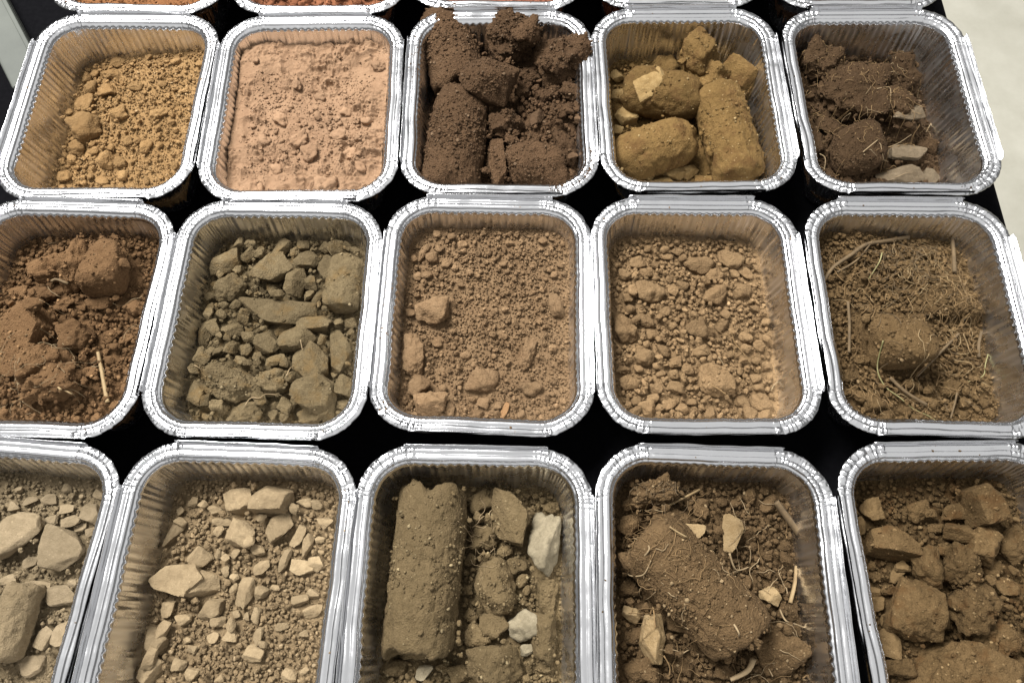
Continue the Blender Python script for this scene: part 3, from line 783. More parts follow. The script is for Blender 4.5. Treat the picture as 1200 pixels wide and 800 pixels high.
# ------------------------------------------------------------------ soils
def soil_set(name, dark, light, stone_d, stone_l, chip, patch=None, **kw):
    return {'soil': soil_material(name + '_soil', dark, light, chip, patch, **kw),
            'stone': soil_material(name + '_stone', stone_d, stone_l, chip, None, grainy=0.5, bump=0.6)}
MATS = {
    '11': soil_set('tan', (150, 114, 68), (190, 152, 100), (158, 118, 70), (190, 150, 98), (205, 175, 130)),
    '12': soil_set('pink', (166, 130, 100), (186, 150, 118), (178, 138, 104), (198, 158, 124), (205, 170, 140), grainy=0.5, bump=0.6, var=0.18),
    '13': soil_set('dark_brown', (84, 62, 42), (128, 98, 70), (92, 70, 50), (130, 102, 76), (146, 120, 94), grainy=1.5, bump=1.5),
    '14': soil_set('ochre', (112, 86, 44), (160, 126, 72), (150, 120, 70), (190, 162, 108), (202, 176, 122), patch=(112, 80, 44)),
    '15': soil_set('humus', (70, 52, 34), (108, 84, 58), (112, 98, 78), (150, 134, 110), (140, 116, 88), bump=1.5, grainy=1.3),
    '21': soil_set('rust', (112, 82, 52), (152, 116, 78), (120, 80, 44), (160, 112, 68), (180, 140, 95)),
    '22': soil_set('olive', (98, 84, 58), (156, 138, 102), (112, 98, 70), (164, 146, 110), (172, 156, 120), patch=(130, 106, 66)),
    '23': soil_set('fawn', (136, 106, 74), (180, 148, 110), (148, 108, 68), (184, 142, 98), (196, 160, 118)),
    '24': soil_set('sandy', (136, 108, 74), (180, 148, 106), (150, 112, 70), (192, 152, 104), (204, 170, 125)),
    '25': soil_set('root_earth', (98, 76, 46), (146, 118, 78), (120, 94, 60), (156, 126, 86), (172, 145, 105), bump=1.3),
    '31': soil_set('shale', (130, 114, 86), (166, 148, 116), (142, 126, 98), (176, 158, 128), (196, 176, 142)),
    '32': soil_set('pale_stone', (142, 120, 88), (178, 154, 116), (154, 134, 102), (194, 172, 134), (214, 190, 150)),
    '33': soil_set('core', (112, 95, 64), (152, 131, 94), (152, 142, 116), (204, 192, 162), (190, 172, 130)),
    '34': soil_set('brown', (92, 72, 46), (140, 112, 76), (158, 132, 90), (196, 170, 126), (190, 164, 122), bump=1.3, grainy=1.2),
    '35': soil_set('ochre_clay', (86, 67, 39), (142, 114, 74), (120, 96, 60), (164, 134, 90), (186, 156, 108), patch=(104, 74, 40)),
    '01': soil_set('orange', (150, 96, 56), (182, 124, 78), (150, 96, 56), (182, 124, 78), (200, 150, 105)),
    '02': soil_set('red_pebble', (138, 82, 54), (172, 110, 76), (138, 82, 54), (172, 110, 76), (190, 140, 105)),
    '03': soil_set('red', (140, 82, 62), (170, 108, 84), (140, 82, 62), (170, 108, 84), (190, 135, 110)),
    '04': soil_set('brick_red', (150, 78, 46), (178, 102, 64), (150, 78, 46), (178, 102, 64), (200, 140, 100)),
    '05': soil_set('dark_red', (86, 60, 42), (118, 86, 62), (86, 60, 42), (118, 86, 62), (150, 120, 90)),
}
def D(of, loose, lump, small, stone=None):
    d = {'of': of, 'loose': loose, 'lump': lump, 'small': small}
    if stone: d['stone'] = stone
    return d

# ---- tray of tan soil with clods along its left side
t = Tray('11', -251.7, 313.1, -0.5, D('tan soil', 'fine tan soil heaped to the right in a foil tray',
    ('tan soil clod half sunk in the heap of fine tan soil', 'clod'), ('small tan clod lying on the heap of fine tan soil', 'small clod')),
    'foil tray of fine tan soil heaped to its right, beside the grey bar', MATS['11'],
    dict(z=15, sx=6.5, sy=1.5, mounds=[(170, 130, 30, 4)], lump=1.0, rough=0.55), 101)
t.lump(100, 151, 33, 37, 20, 'clod', thick=15, label='largest rounded tan clod, at the edge of the fine tan soil', cat='clod', name='soil_clod')
t.lumps([(100, 122, 22, 27, 80), (125, 105, 15, 25, 15), (105, 101, 14, 15), (101, 90, 11, 12), (112, 86, 9, 11), (130, 86, 11, 25, 5), (136, 73, 10, 22, 10), (137, 133, 18, 23, 20), (184, 134, 12, 25, 30), (170, 171, 17, 20, 70), (89, 172, 17, 21, -30), (122, 187, 21, 23), (139, 189, 14, 18), (109, 176, 10, 13), (83, 186, 11, 15), (75, 206, 15, 20), (119, 211, 13, 17), (128, 221, 9, 16), (142, 205, 13, 15), (159, 100, 11, 18), (72, 220, 11, 12), (150, 165, 10, 12), (205, 72, 9, 13), (190, 98, 9, 11)])
t.scatter(300, 2.4, 6.5, ['clod', 'clod', 'block'], pw=2.0, region=lambda x, y: 0.3 + 0.7 * (x < -5))
t.finish(2800, 0.42, 1.3, 1.6, 0.04, sink=0.5)

# ---- tray of pink powder
t = Tray('12', -129.6, 311.7, 0.66, D('pink powder', 'pinkish powdery soil, soft and clumped, filling a foil tray',
    ('soft pink lump lying on the pink powdery soil', 'lump'), ('small soft pink lump in the pink powdery soil', 'small lump')),
    'foil tray filled with pink powdery soil', MATS['12'],
    dict(z=27.5, sx=0.3, sy=-0.8, mounds=[(300, 80, 22, 5), (355, 170, 28, 4.5), (390, 95, 18, -7), (295, 200, 15, -4), (430, 120, 14, 3.5), (420, 200, 14, 2)], lump=1.6, rough=0.45, clumpy=2.8, grit=1.7), 102)
t.lump(380, 216, 22, 33, 5, 'crumbly', label='largest soft pink lump lying by the front rim', cat='lump', q=45, lift=-1.2)
t.lump(349, 164, 20, 25, 20, 'crumbly', label='soft pink lump in the middle of the pink powder', cat='lump', q=45, lift=-1.2)
t.lump(444, 77, 14, 19, 10, 'crumbly', label='lone soft pink lump by the far corner of the pink powder', cat='lump', q=45, lift=-1.2)
t.lumps([(435, 212, 14, 17, 70), (421, 196, 13, 15), (363, 180, 19, 22), (375, 115, 12, 15), (324, 198, 12, 14), (395, 160, 13, 20, 30), (330, 140, 13, 22, -30), (310, 165, 13, 15), (430, 140, 12, 16), (405, 130, 11, 15), (345, 100, 11, 17), (410, 180, 13, 17)], 'crumbly', q=45, lift=-1.2)
t.scatter(90, 2.2, 6.0, ['crumbly', 'crumbly', 'ball'], q=25, region=lambda x, y: 0.05 + 0.95 * (y < 25) * (y > -40) * (abs(x) < 36))
t.finish(1500, 0.4, 1.3, 1.6, 0.0, on_top=0.3, flat=0.6, grid=(190, 236), sink=0.1, density=lambda x, y: np.where((np.abs(x) < 38) & (y < 34) & (y > -46), 1.0, 0.15))

# ---- overfull tray of dark brown cores
t = Tray('13', -7.8, 315.9, 0.26, D('dark brown cores', 'loose dark brown crumbs under the dark brown soil cores',
    ('dark brown clod piled beside the dark brown soil cores', 'clod'), ('small dark brown crumb lying between the dark brown soil cores', 'small clod')),
    'foil tray overfull with dark brown soil cores and clods', MATS['13'],
    dict(z=17, sx=7, sy=0, mounds=[(655, 150, 30, 8), (530, 120, 26, -5)], lump=1.5, rough=1.0), 103)
t.lump(529, 58, 60, 84, 102, 'core', thick=30, zabs=25, tilt=(0, -4), name='soil_core', label='dark brown soil core whose end stands on the back rim of its tray', cat='soil core', crumbs=700)
t.lump(534, 165, 66, 108, 84, 'core', thick=35, zabs=26, name='soil_core', label='larger dark brown soil core lying in front of the one on the rim', cat='soil core', crumbs=1000)
t.lump(595, 40, 52, 58, 20, 'crumbly', thick=26, zabs=36, label='crumbly dark brown clod leaning on the back rim between two bigger lumps', cat='clod', crumbs=380)
t.lump(661, 64, 58, 66, 20, 'crumbly', thick=28, zabs=33, label='largest round dark brown clod, reaching over the back corner of its tray', cat='clod', crumbs=420)
t.lump(627, 191, 58, 72, 10, 'clod', thick=26, zabs=24, label='wide dark brown clod beside the front rim of the dark cores tray', cat='clod', crumbs=420)
t.lump(593, 142, 40, 45, 0, 'crumbly', thick=20, zabs=27, crumbs=200)
t.lump(580, 193, 25, 60, 97, 'slab', thick=14, zabs=23, name='soil_clod', label='narrow dark brown slice between a core and the wide clod', cat='clod', crumbs=120)
t.lump(572, 90, 46, 62, -14, 'block', thick=20, zabs=42, name='soil_clod', label='broken dark brown block wedged across the two dark soil cores', cat='clod', crumbs=260)
t.lumps([(616, 62, 26, 32, 20), (619, 85, 24, 30), (640, 89, 16, 18), (672, 108, 18, 32, -20), (666, 170, 24, 34, 100), (613, 106, 18, 20), (655, 130, 20, 24), (645, 108, 16, 26), (684, 140, 15, 22), (600, 165, 14, 18), (676, 125, 14, 18), (683, 185, 14, 20)], 'crumbly', crumbs=40)
t.lumps([(629, 137, 17, 20), (679, 139, 10, 13), (671, 181, 9, 13)], 'block', 'stone')
t.scatter(220, 2.6, 7.0, ['crumbly', 'clod', 'block'], pw=2.0, region=lambda x, y: 1.0 if x > -2 else 0.15)
sp = []
rs = np.random.RandomState(5)
for i in range(260):
    a = rs.uniform(-0.25, 1.7) if i % 5 else rs.uniform(2.6, 3.4)
    d = rs.uniform(1.5, 9); r = RAD - d
    if i % 5: x, y = HX - RAD + r * math.cos(-a), -(HY - RAD) + r * math.sin(-a)
    else: x, y = -(HX - d), rs.uniform(10, 50)
    sp.append((x, y, 40.4 if d < 7 else 39.3))
t.finish(2500, 0.55, 1.8, 1.3, 0.06, on_top=0.5, spill=np.array(sp))

# ---- tray of ochre cores
t = Tray('14', 112.8, 317.8, 0.5, D('ochre cores', 'thin layer of ochre crumbs under the ochre soil cores',
    ('ochre clod lying beside the ochre soil cores', 'clod'), ('small ochre chip lying between the ochre soil cores', 'small clod'),
    ('pale ochre stone lying beside the ochre soil cores', 'stone')),
    'foil tray with three ochre soil cores and broken stones', MATS['14'],
    dict(z=7.5, sx=-2.5, sy=-1.0, lump=1.0, rough=0.8), 104)
t.lumps([(724, 90, 15, 17), (723, 109, 17, 20), (731, 134, 24, 29), (775, 213, 17, 35, 5), (793, 203, 20, 25, 30), (810, 199, 18, 21, 40), (856, 216, 12, 25, 0), (724, 152, 12, 13), (760, 205, 14, 20)], 'block', 'stone')
t.lumps([(827, 213, 20, 29, 0), (781, 66, 22, 34, 10), (745, 195, 18, 26), (740, 205, 14, 22)], 'clod')
t.lump(776, 106, 56, 88, -12, 'bean', thick=29, zabs=20, name='soil_core', label='ochre soil core with a pale broken stone face', cat='soil core', crumbs=60)
t.lump(768, 171, 56, 94, 22, 'bean', thick=29, zabs=20, name='soil_core', label='ochre soil core with a dark crack beside the front rim', cat='soil core', crumbs=60)
t.lump(855, 154, 58, 100, 98, 'core', thick=30, zabs=21, name='soil_core', label='upright lying ochre soil core with rough flaky skin along the long wall', cat='soil core', crumbs=150)
t.lump(835, 88, 42, 54, 10, 'clod', thick=24, zabs=22, label='ochre clod between the broken stone and the three ochre cores', cat='clod', crumbs=40)
t.lump(820, 56, 46, 52, 60, 'clod', thick=24, zabs=29, label='topmost rough ochre clod against the back wall of the tray', cat='clod', crumbs=60)
t.lump(870, 84, 32, 44, -38, 'block', thick=18, zabs=24, name='stone', label='angular ochre stone pointing at the long wall behind the flaky core', cat='stone')
t.lump(757, 102, 26, 36, 25, 'block', 'stone', thick=12, zabs=29.5, label='pale broken stone set into the top of an ochre core', cat='stone')
t.lump(771, 91, 17, 22, 60, 'block', 'stone', thick=11, zabs=30, label='small pale stone beside a larger one set into an ochre core', cat='stone')
t.scatter(60, 2.4, 7.0, ['block', 'clod'], region=lambda x, y: 1.0 if x < 20 else 0.1)
t.finish(1600, 0.5, 1.6, 1.6, 0.08, on_top=0.04)

# ---- tray of dark humus with a round core slice and grey stones
t = Tray('15', 236.3, 316.9, 0.43, D('dark rooty soil', 'loose dark crumbs thinning out to bare foil in the tray of dark rooty soil',
    ('dark brown rooty clod in the tray with two grey stones', 'clod'), ('small dark crumb in the tray with two grey stones', 'small clod'),
    ('grey brown stone in front of the dark rooty clods', 'stone')),
    'foil tray of dark rooty clods with two grey stones', MATS['15'],
    dict(z=8.5, sx=-4.0, sy=0.5, mounds=[(1000, 110, 34, 7), (1075, 150, 20, 3)], lump=1.2, rough=1.0), 105)
t.lumps([(950, 156, 25, 46, 100), (973, 147, 24, 28), (966, 203, 18, 24), (994, 214, 15, 18), (1094, 167, 17, 24, -20), (1030, 215, 15, 22)], 'clod', crumbs=14)
t.lump(997, 104, 64, 86, -12, 'crumbly', thick=24, label='largest dark cracked clod behind the round core slice', cat='clod', crumbs=260)
t.lump(960, 64, 42, 48, 60, 'crumbly', thick=22, label='dark rooty clod rising against the back wall in the left corner', cat='clod', crumbs=120, lift=2)
t.lump(1056, 90, 46, 54, 60, 'crumbly', thick=22, label='dark hollowed clod behind the pale flake', cat='clod', crumbs=120)
t.lump(1056, 122, 42, 54, -40, 'crumbly', thick=20, label='dark rooty clod touching the pale flake', cat='clod', crumbs=120, lift=1)
t.lump(1004, 174, 58, 66, 10, 'ball', thick=22, name='soil_core', label='round slice of a dark soil core with pale rootlets on top', cat='soil core', crumbs=160)
t.lump(1053, 148, 14, 40, 12, 'slab', 'stone', thick=2.5, label='thin pale flake lying under the dark rooty clods', cat='flake', name='flake', lift=1.5)
t.lump(1065, 178, 24, 47, -4, 'block', 'stone', thick=10, label='brown grey stone lying behind the grey angular stone', cat='stone')
t.lump(1055, 207, 26, 60, 2, 'block', 'stone', thick=12, label='largest grey angular stone lying by the front rim', cat='stone')
t.lump(1091, 211, 21, 26, 60, 'block', 'stone')
t.scatter(110, 2.4, 7.0, ['crumbly', 'clod'], region=lambda x, y: 1.0 if x < 15 else 0.2)
t.finish(2600, 0.5, 1.7, 1.6, 0.04, on_top=0.25, density=lambda x, y: np.clip(1.1 - (x - 8) / 44, 0.4, 1))
t.fine_roots(160, t.px_region(1010, 120, 34, 0.15), 'fine dark rootlets hanging from the dark rooty clods', 0.18)
t.fine_roots(26, t.px_region(1050, 130, 34, 0.2), 'fine pale rootlets on the dark rooty clods', 0.2, (4, 12), mat=M_ROOT)
for i, p in enumerate([[(1010, 180), (1024, 170), (1033, 163), (1031, 148), (1028, 140)], [(1012, 182), (1030, 176), (1050, 170), (1064, 163)], [(1014, 184), (1024, 190), (1036, 196)], [(1028, 104), (1040, 108), (1047, 118), (1052, 108)], [(1085, 155), (1092, 142), (1096, 126)], [(962, 178), (964, 190), (966, 200)]]):
    t.stalk(p, 0.32, M_ROOT, 'rootlet', ['pale rootlet arching up from the round core slice', 'pale rootlet lying across from the core slice to the stone', 'short pale rootlet on the edge of the round core slice', 'pale curled rootlet on the dark rooty clods', 'straight pale rootlet standing by the bare right wall', 'pale rootlet beside the left wall near the core slice'][i], 'rootlet', taper=0.5)

# ---- tray of rust brown soil
t = Tray('21', -257.1, 168.8, -1.86, D('rust brown soil', 'loose rust brown crumbs filling a foil tray around rust brown clods',
    ('rust brown clod in the tray with two straw pieces', 'clod'), ('small rust brown clod in the tray with two straw pieces', 'small clod')),
    'foil tray of rust brown soil with a cracked round core and straw', MATS['21'],
    dict(z=18, sx=1.0, sy=0, mounds=[(30, 430, 36, 7), (150, 300, 24, 4)], lump=1.2, rough=0.9), 201)
t.lump(19, 392, 80, 92, 60, 'block', thick=24, name='soil_core', label='large flat-topped rust brown piece of core at the tray edge', cat='soil core', crumbs=130, lift=-1)
t.lump(88, 310, 28, 60, 84, 'clod', thick=23, name='soil_core', label='narrow slice cracked off the round rust brown core', cat='soil core', crumbs=60)
t.lump(122, 312, 52, 62, 88, 'ball', thick=25, name='soil_core', label='round rust brown core end standing by the back wall', cat='soil core', crumbs=100)
t.lump(42, 424, 42, 72, 38, 'clod', thick=20, label='rust brown clod split from the flat-topped core piece by a crack', cat='clod', crumbs=80)
t.lump(52, 449, 46, 82, 12, 'crumbly', thick=18, label='rooty rust brown clod in front of the cracked core piece', cat='clod', crumbs=150)
t.lump(64, 316, 32, 48, 20, 'crumbly', thick=15, crumbs=60)
t.lumps([(86, 392, 40, 46, -15), (49, 346, 25, 42, 10), (118, 353, 22, 37, 0), (43, 364, 20, 32, 10), (75, 355, 13, 27, 20), (157, 359, 20, 23), (133, 392, 15, 24, 40), (150, 449, 18, 26, 80), (139, 475, 18, 27), (22, 344, 20, 24), (105, 435, 14, 22), (120, 383, 12, 15), (148, 397, 11, 18, 30), (100, 413, 11, 14)], 'clod', crumbs=10)
t.scatter(300, 2.6, 7.0, ['clod', 'clod', 'crumbly'], pw=2.0)
t.finish(2500, 0.6, 1.8, 1.3, 0.03, on_top=0.12)
t.stalk([(115.5, 413), (120, 440), (126, 471)], 1.05, M_STRAW, 'straw_piece', 'thick pale straw piece lying on rust brown soil', 'straw', taper=1.2)
t.stalk([(71, 456), (84, 462), (98, 469)], 0.6, M_STRAW, 'straw_piece', 'thin pale straw piece sticking out of the rooty rust brown clod', 'straw', taper=0.8, lift=1)
t.stalk([(62, 331), (70, 330), (77, 330)], 0.9, M_STALK, 'straw_piece', 'short grey straw stub beside the slice of cracked core', 'straw', lift=1)
t.fine_roots(46, t.px_region(45, 455, 24, 0.04), 'fine pale rootlets in the rooty rust brown clod', 0.16, mat=M_ROOT)

# ---- tray of olive grey stones
t = Tray('22', -135.9, 168.4, -1.35, D('olive grey stones', 'loose olive grey crumbs between olive grey stones',
    ('olive grey stone in the tray of broken olive stones', 'stone'), ('small olive grey stone chip in the tray of broken olive stones', 'stone chip')),
    'foil tray of broken olive grey stones', MATS['22'],
    dict(z=14.5, sx=0.0, sy=1.5, mounds=[(270, 440, 30, 4)], lump=1.2, rough=0.9), 202)
M22 = [(289, 486, 26, 56, 5, 'clod'), (370, 490, 22, 48, 10, 'clod'), (271, 336, 34, 44, 30, 'clod'), (254, 306, 28, 39, 8), (385, 317, 26, 36, 70), (224, 460, 28, 34, -40), (242, 471, 14, 17, 20), (402, 454, 22, 29, 80), (406, 475, 16, 19), (409, 379, 15, 18), (229, 387, 20, 36, 80), (226, 422, 15, 42, 58, 'slab'), (271, 385, 20, 31, 10), (359, 304, 23, 38, -14), (346, 327, 25, 40, 84), (327, 291, 22, 34, 60), (319, 336, 12, 21, 5), (374, 346, 12, 22, 70), (248, 379, 11, 14), (301, 417, 10, 13), (331, 381, 22, 27, 30), (310, 404, 28, 32, -40), (321, 422, 15, 28, 30), (349, 411, 11, 20, 70), (300, 320, 14, 22), (290, 300, 14, 24, 30), (362, 345, 12, 16), (212, 345, 11, 14), (245, 362, 12, 15), (390, 355, 13, 16), (255, 410, 13, 17), (345, 470, 12, 22, 70), (335, 486, 11, 20, 40)]
for n_, r in enumerate(M22):
    t.lump(r[0], r[1], r[2] * 0.95, r[3] * 0.95, r[4] if len(r) > 4 else 20, r[5] if len(r) > 5 else 'block', q=70, lift=(n_ * 7 % 5) * 0.6, tilt=(-14 + n_ * 37 % 29, -12 + n_ * 53 % 25))
t.lump(269, 449, 46, 84, -14, 'clod', thick=17, label='broad olive clod strewn with pale crumbs by a white rootlet', cat='stone', name='stone', crumbs=200)
t.lump(321, 366, 33, 102, -6, 'block', thick=15, label='longest olive grey stone lying across the middle of its tray', cat='stone', name='stone', crumbs=20)
t.lump(316, 314, 32, 46, 35, 'block', thick=15, label='olive grey stone with a knob on top near the back wall', cat='stone', name='stone', lift=1)
t.lump(404, 331, 40, 58, 86, 'core', thick=17, label='stubby olive grey piece of core by the long wall', cat='soil core', name='soil_core', crumbs=30)
t.lump(372, 378, 20, 48, 8, 'block', thick=10)
t.lump(400, 411, 27, 58, 98, 'block', thick=14, label='tall narrow olive grey stone along the long wall', cat='stone', name='stone')
t.lump(349, 395, 30, 48, 25, 'block', thick=14)
t.lump(366, 425, 40, 50, -38, 'block', thick=17)
t.lump(317, 445, 32, 58, 8, 'clod', thick=16, crumbs=20, label=None)
t.lump(371, 459, 46, 58, -25, 'block', thick=20, label='largest blocky olive grey stone beside the front right corner', cat='stone', name='stone', crumbs=30)
t.scatter(40, 6.5, 11.0, ['block', 'block', 'clod'], gap=0.7)
t.scatter(260, 2.6, 7.0, ['block', 'block', 'slab', 'clod'], pw=2.0)
t.finish(2400, 0.6, 1.9, 1.3, 0.06, on_top=0.06)
for p, l in (([(226, 431), (236, 434), (244, 438), (250, 443)], 'white forked rootlet on the broad olive clod'), ([(287, 475), (294, 466), (304, 466), (318, 468), (330, 463)], 'long white rootlet winding in front of the broad olive clod'), ([(336, 440), (341, 432), (345, 427)], 'short white rootlet standing between olive stones'), ([(352, 398), (353, 408)], 'tiny white rootlet on an olive stone near the tray middle')):
    t.stalk(p, 0.36, M_ROOT, 'rootlet', l, 'rootlet', taper=0.5, lift=0.6)

# ---- tray of fawn soil
t = Tray('23', -15.0, 170.7, -1.37, D('fawn soil', 'fine fawn soil with crumbs filling a foil tray',
    ('fawn clod lying on fine fawn soil', 'clod'), ('small fawn clod lying on fine fawn soil', 'small clod')),
    'foil tray of fine fawn soil with a few clods at its left', MATS['23'],
    dict(z=22.5, sx=0.8, sy=1.5, lump=0.9, rough=0.55), 203)
t.lumps([(482, 415, 27, 54, 92), (490, 451, 27, 30, 30)], 'clod')
t.lump(507, 364, 36, 43, 10, 'clod', thick=13, label='fawn clod halfway along the left side, on fine fawn soil', cat='clod')
t.lump(505, 478, 33, 42, 10, 'clod', thick=15, label='largest fawn clod in the front left corner on fine fawn soil', cat='clod')
t.lump(565, 443, 30, 41, -5, 'clod', thick=12, label='dark fawn clod half buried in the middle of fine fawn soil', cat='clod', lift=-2)
t.lumps([(621, 454, 19, 29, -8), (653, 359, 18, 31, 95), (617, 415, 18, 46, 76), (496, 295, 12, 25, 70), (507, 301, 14, 17), (490, 323, 12, 13), (514, 291, 10, 13), (527, 479, 12, 21, 70), (546, 415, 12, 15), (542, 287, 11, 13), (523, 309, 11, 13), (500, 322, 10, 15), (533, 314, 9, 11), (567, 472, 13, 18), (478, 366, 11, 14), (560, 484, 11, 16), (513, 402, 10, 14), (555, 467, 9, 14)], 'clod')
t.lump(591, 483, 9, 24, 62, 'slab', 'stone', thick=2.5, name='flake', label='thin pale flake standing by the front rim on fawn soil', cat='flake')
t.scatter(300, 2.5, 5.8, ['clod', 'block', 'clod'], pw=1.9, region=lambda x, y: 0.95 if (x < -12 or y > 25 or y < -38) else 0.3)
sp = [(-(HX - rs.uniform(2, 8)), rs.uniform(-20, 30), 40.3) for i in range(34)] + [(-50 + rs.normal(0, .8), -58 + rs.normal(0, .8), 40.3) for i in range(6)]
t.finish(3300, 0.42, 1.4, 1.3, 0.03, sink=0.5, on_top=0.05, spill=np.array(sp))

# ---- tray of sandy clods
t = Tray('24', 105.5, 170.2, -0.48, D('sandy clods', 'loose sandy brown crumbs under sandy brown clods',
    ('sandy brown clod in the tray of sandy clods', 'clod'), ('small sandy brown clod in the tray of sandy clods', 'small clod')),
    'foil tray of sandy brown clods thinning out to the right', MATS['24'],
    dict(z=15.5, sx=-2.5, sy=-0.5, mounds=[(800, 380, 34, 4.0)], lump=1.1, rough=0.8), 204)
t.lump(821, 308, 25, 36, 20, label='broad sandy clod by the far wall of its tray', cat='clod')
t.lump(854, 304, 23, 32, -35, label='slanting sandy clod leaning toward the far corner', cat='clod')
t.lump(764, 342, 30, 37, 10, label='wide rough sandy clod behind the tall one', cat='clod')
t.lump(732, 383, 28, 38, -60, label='tall sandy clod against the wall next to the fawn soil', cat='clod')
t.lump(892, 469, 23, 25, 10, label='rounded sandy clod in the corner next to bare foil', cat='clod')
t.lump(759, 479, 19, 23, 10, label='pale sandy clod by the front rim next to the fawn soil', cat='clod')
t.lump(817, 385, 26, 29, 0, label='round sandy clod at the very middle of its tray', cat='clod')
t.lumps([(837, 321, 16, 23), (839, 346, 27, 30), (871, 339, 18, 23), (757, 417, 21, 25), (821, 413, 15, 21), (792, 454, 18, 26, -30), (868, 471, 19, 22), (877, 486, 16, 21, -30), (896, 490, 15, 19), (736, 447, 19, 23), (759, 377, 16, 20), (766, 392, 14, 17), (732, 323, 14, 17), (746, 307, 14, 23, 10), (781, 301, 10, 16), (847, 381, 14, 19), (897, 428, 13, 17), (743, 340, 13, 16), (800, 335, 12, 16), (780, 365, 12, 16), (730, 432, 12, 17), (770, 455, 15, 18), (745, 470, 12, 15), (785, 472, 15, 19), (800, 478, 14, 18), (834, 490, 14, 18, 60), (812, 470, 10, 14), (779, 412, 16, 20), (791, 425, 13, 18), (775, 437, 10, 14), (862, 320, 12, 16), (874, 320, 12, 20, -50), (886, 442, 12, 15), (890, 405, 12, 17), (875, 395, 13, 19, -40), (757, 319, 12, 16), (807, 432, 13, 18), (735, 350, 11, 14), (765, 466, 12, 16)], 'clod')
t.lump(841, 446, 40, 46, -20, 'clod', thick=15, label='widest sandy clod crossed by a thin root, beside the right half of its tray', cat='clod', crumbs=60, lift=-1)
t.scatter(420, 2.6, 7.0, ['clod', 'clod', 'block', 'ball'], pw=1.8, region=lambda x, y: 1.0 if x < 30 else 0.3)
t.finish(2800, 0.45, 1.8, 1.3, 0.05, sink=0.6, on_top=0.04, density=lambda x, y: np.clip(1.2 - (x - 22) / 24, 0.2, 1))
for p, l in (([(855, 390), (860, 400), (866, 408), (876, 420), (880, 432)], 'thin brown root curling over the sandy clods'), ([(830, 452), (840, 460), (848, 466)], 'thin brown root lying in front of the widest sandy clod'), ([(903, 458), (908, 450), (916, 444)], 'pale rootlet sticking out toward the bare right wall'), ([(842, 418), (848, 428), (852, 436)], 'straight pale root stub on the widest sandy clod')):
    t.stalk(p, 0.35, M_ROOT if 'pale' in l else M_DROOT, 'rootlet', l, 'rootlet', taper=0.6, lift=0.8)
t.fine_roots(14, t.px_region(870, 420, 16), 'fine brown rootlets among the sandy clods', 0.15)

# ---- tray of rooty earth with grass
t = Tray('25', 228.7, 169.2, -0.61, D('rooty earth with grass', 'loose brown crumbs in the tray of rooty earth with grass',
    ('brown clod in the tray of rooty earth with grass blades', 'clod'), ('small brown clod in the tray of rooty earth with grass blades', 'small clod')),
    'foil tray of rooty earth with a round ball and grass blades', MATS['25'],
    dict(z=18, sx=-4.0, sy=0.5, mounds=[(1120, 350, 28, 5), (1010, 300, 24, 3)], lump=1.1, rough=1.0), 205)
t.lumps([(1024, 469, 23, 26), (1009, 464, 15, 19), (997, 440, 16, 20), (1000, 300, 15, 19), (985, 322, 14, 17), (1060, 480, 13, 20), (1090, 470, 14, 22), (1115, 455, 18, 24), (1090, 452, 12, 16), (1088, 457, 9, 15), (1113, 458, 9, 20), (1130, 470, 13, 17), (1065, 320, 14, 18), (1085, 296, 13, 17), (1160, 482, 12, 14), (1012, 420, 13, 17), (1075, 492, 12, 18), (1040, 492, 14, 20)], 'clod', crumbs=8)
t.lump(1130, 352, 52, 74, 20, 'crumbly', thick=14, label='matted rooty clump of earth behind the round ball', cat='clod', crumbs=380)
t.lump(1057, 396, 64, 70, 0, 'ball', thick=30, name='soil_core', label='round ball of brown earth sitting among grass blades', cat='soil core', crumbs=220)
t.scatter(380, 2.4, 6.5, ['clod', 'clod', 'crumbly'], pw=2.0, region=lambda x, y: 1.0 if x < 28 else 0.3)
t.finish(2400, 0.55, 1.8, 1.4, 0.05, on_top=0.12)
ball_x, ball_y = t.px(1057, 396, 24)
mat_region = t.px_region(1125, 345, 21, 0.08)
t.fine_roots(260, lambda x, y: 0.0 if math.hypot(x - ball_x, y - ball_y) < 19 else mat_region(x, y), 'fine matted rootlets in the rooty earth', 0.21)
t.fine_roots(44, t.px_region(1110, 330, 34, 0.15), 'pale dry fibres strewn over the rooty earth', 0.22, (8, 26), mat=M_STRAW)
t.fine_roots(90, t.px_region(1060, 300, 24, 0.03), 'fine brown rootlets along the back of the rooty earth', 0.2, (8, 24), mat=M_STALK)
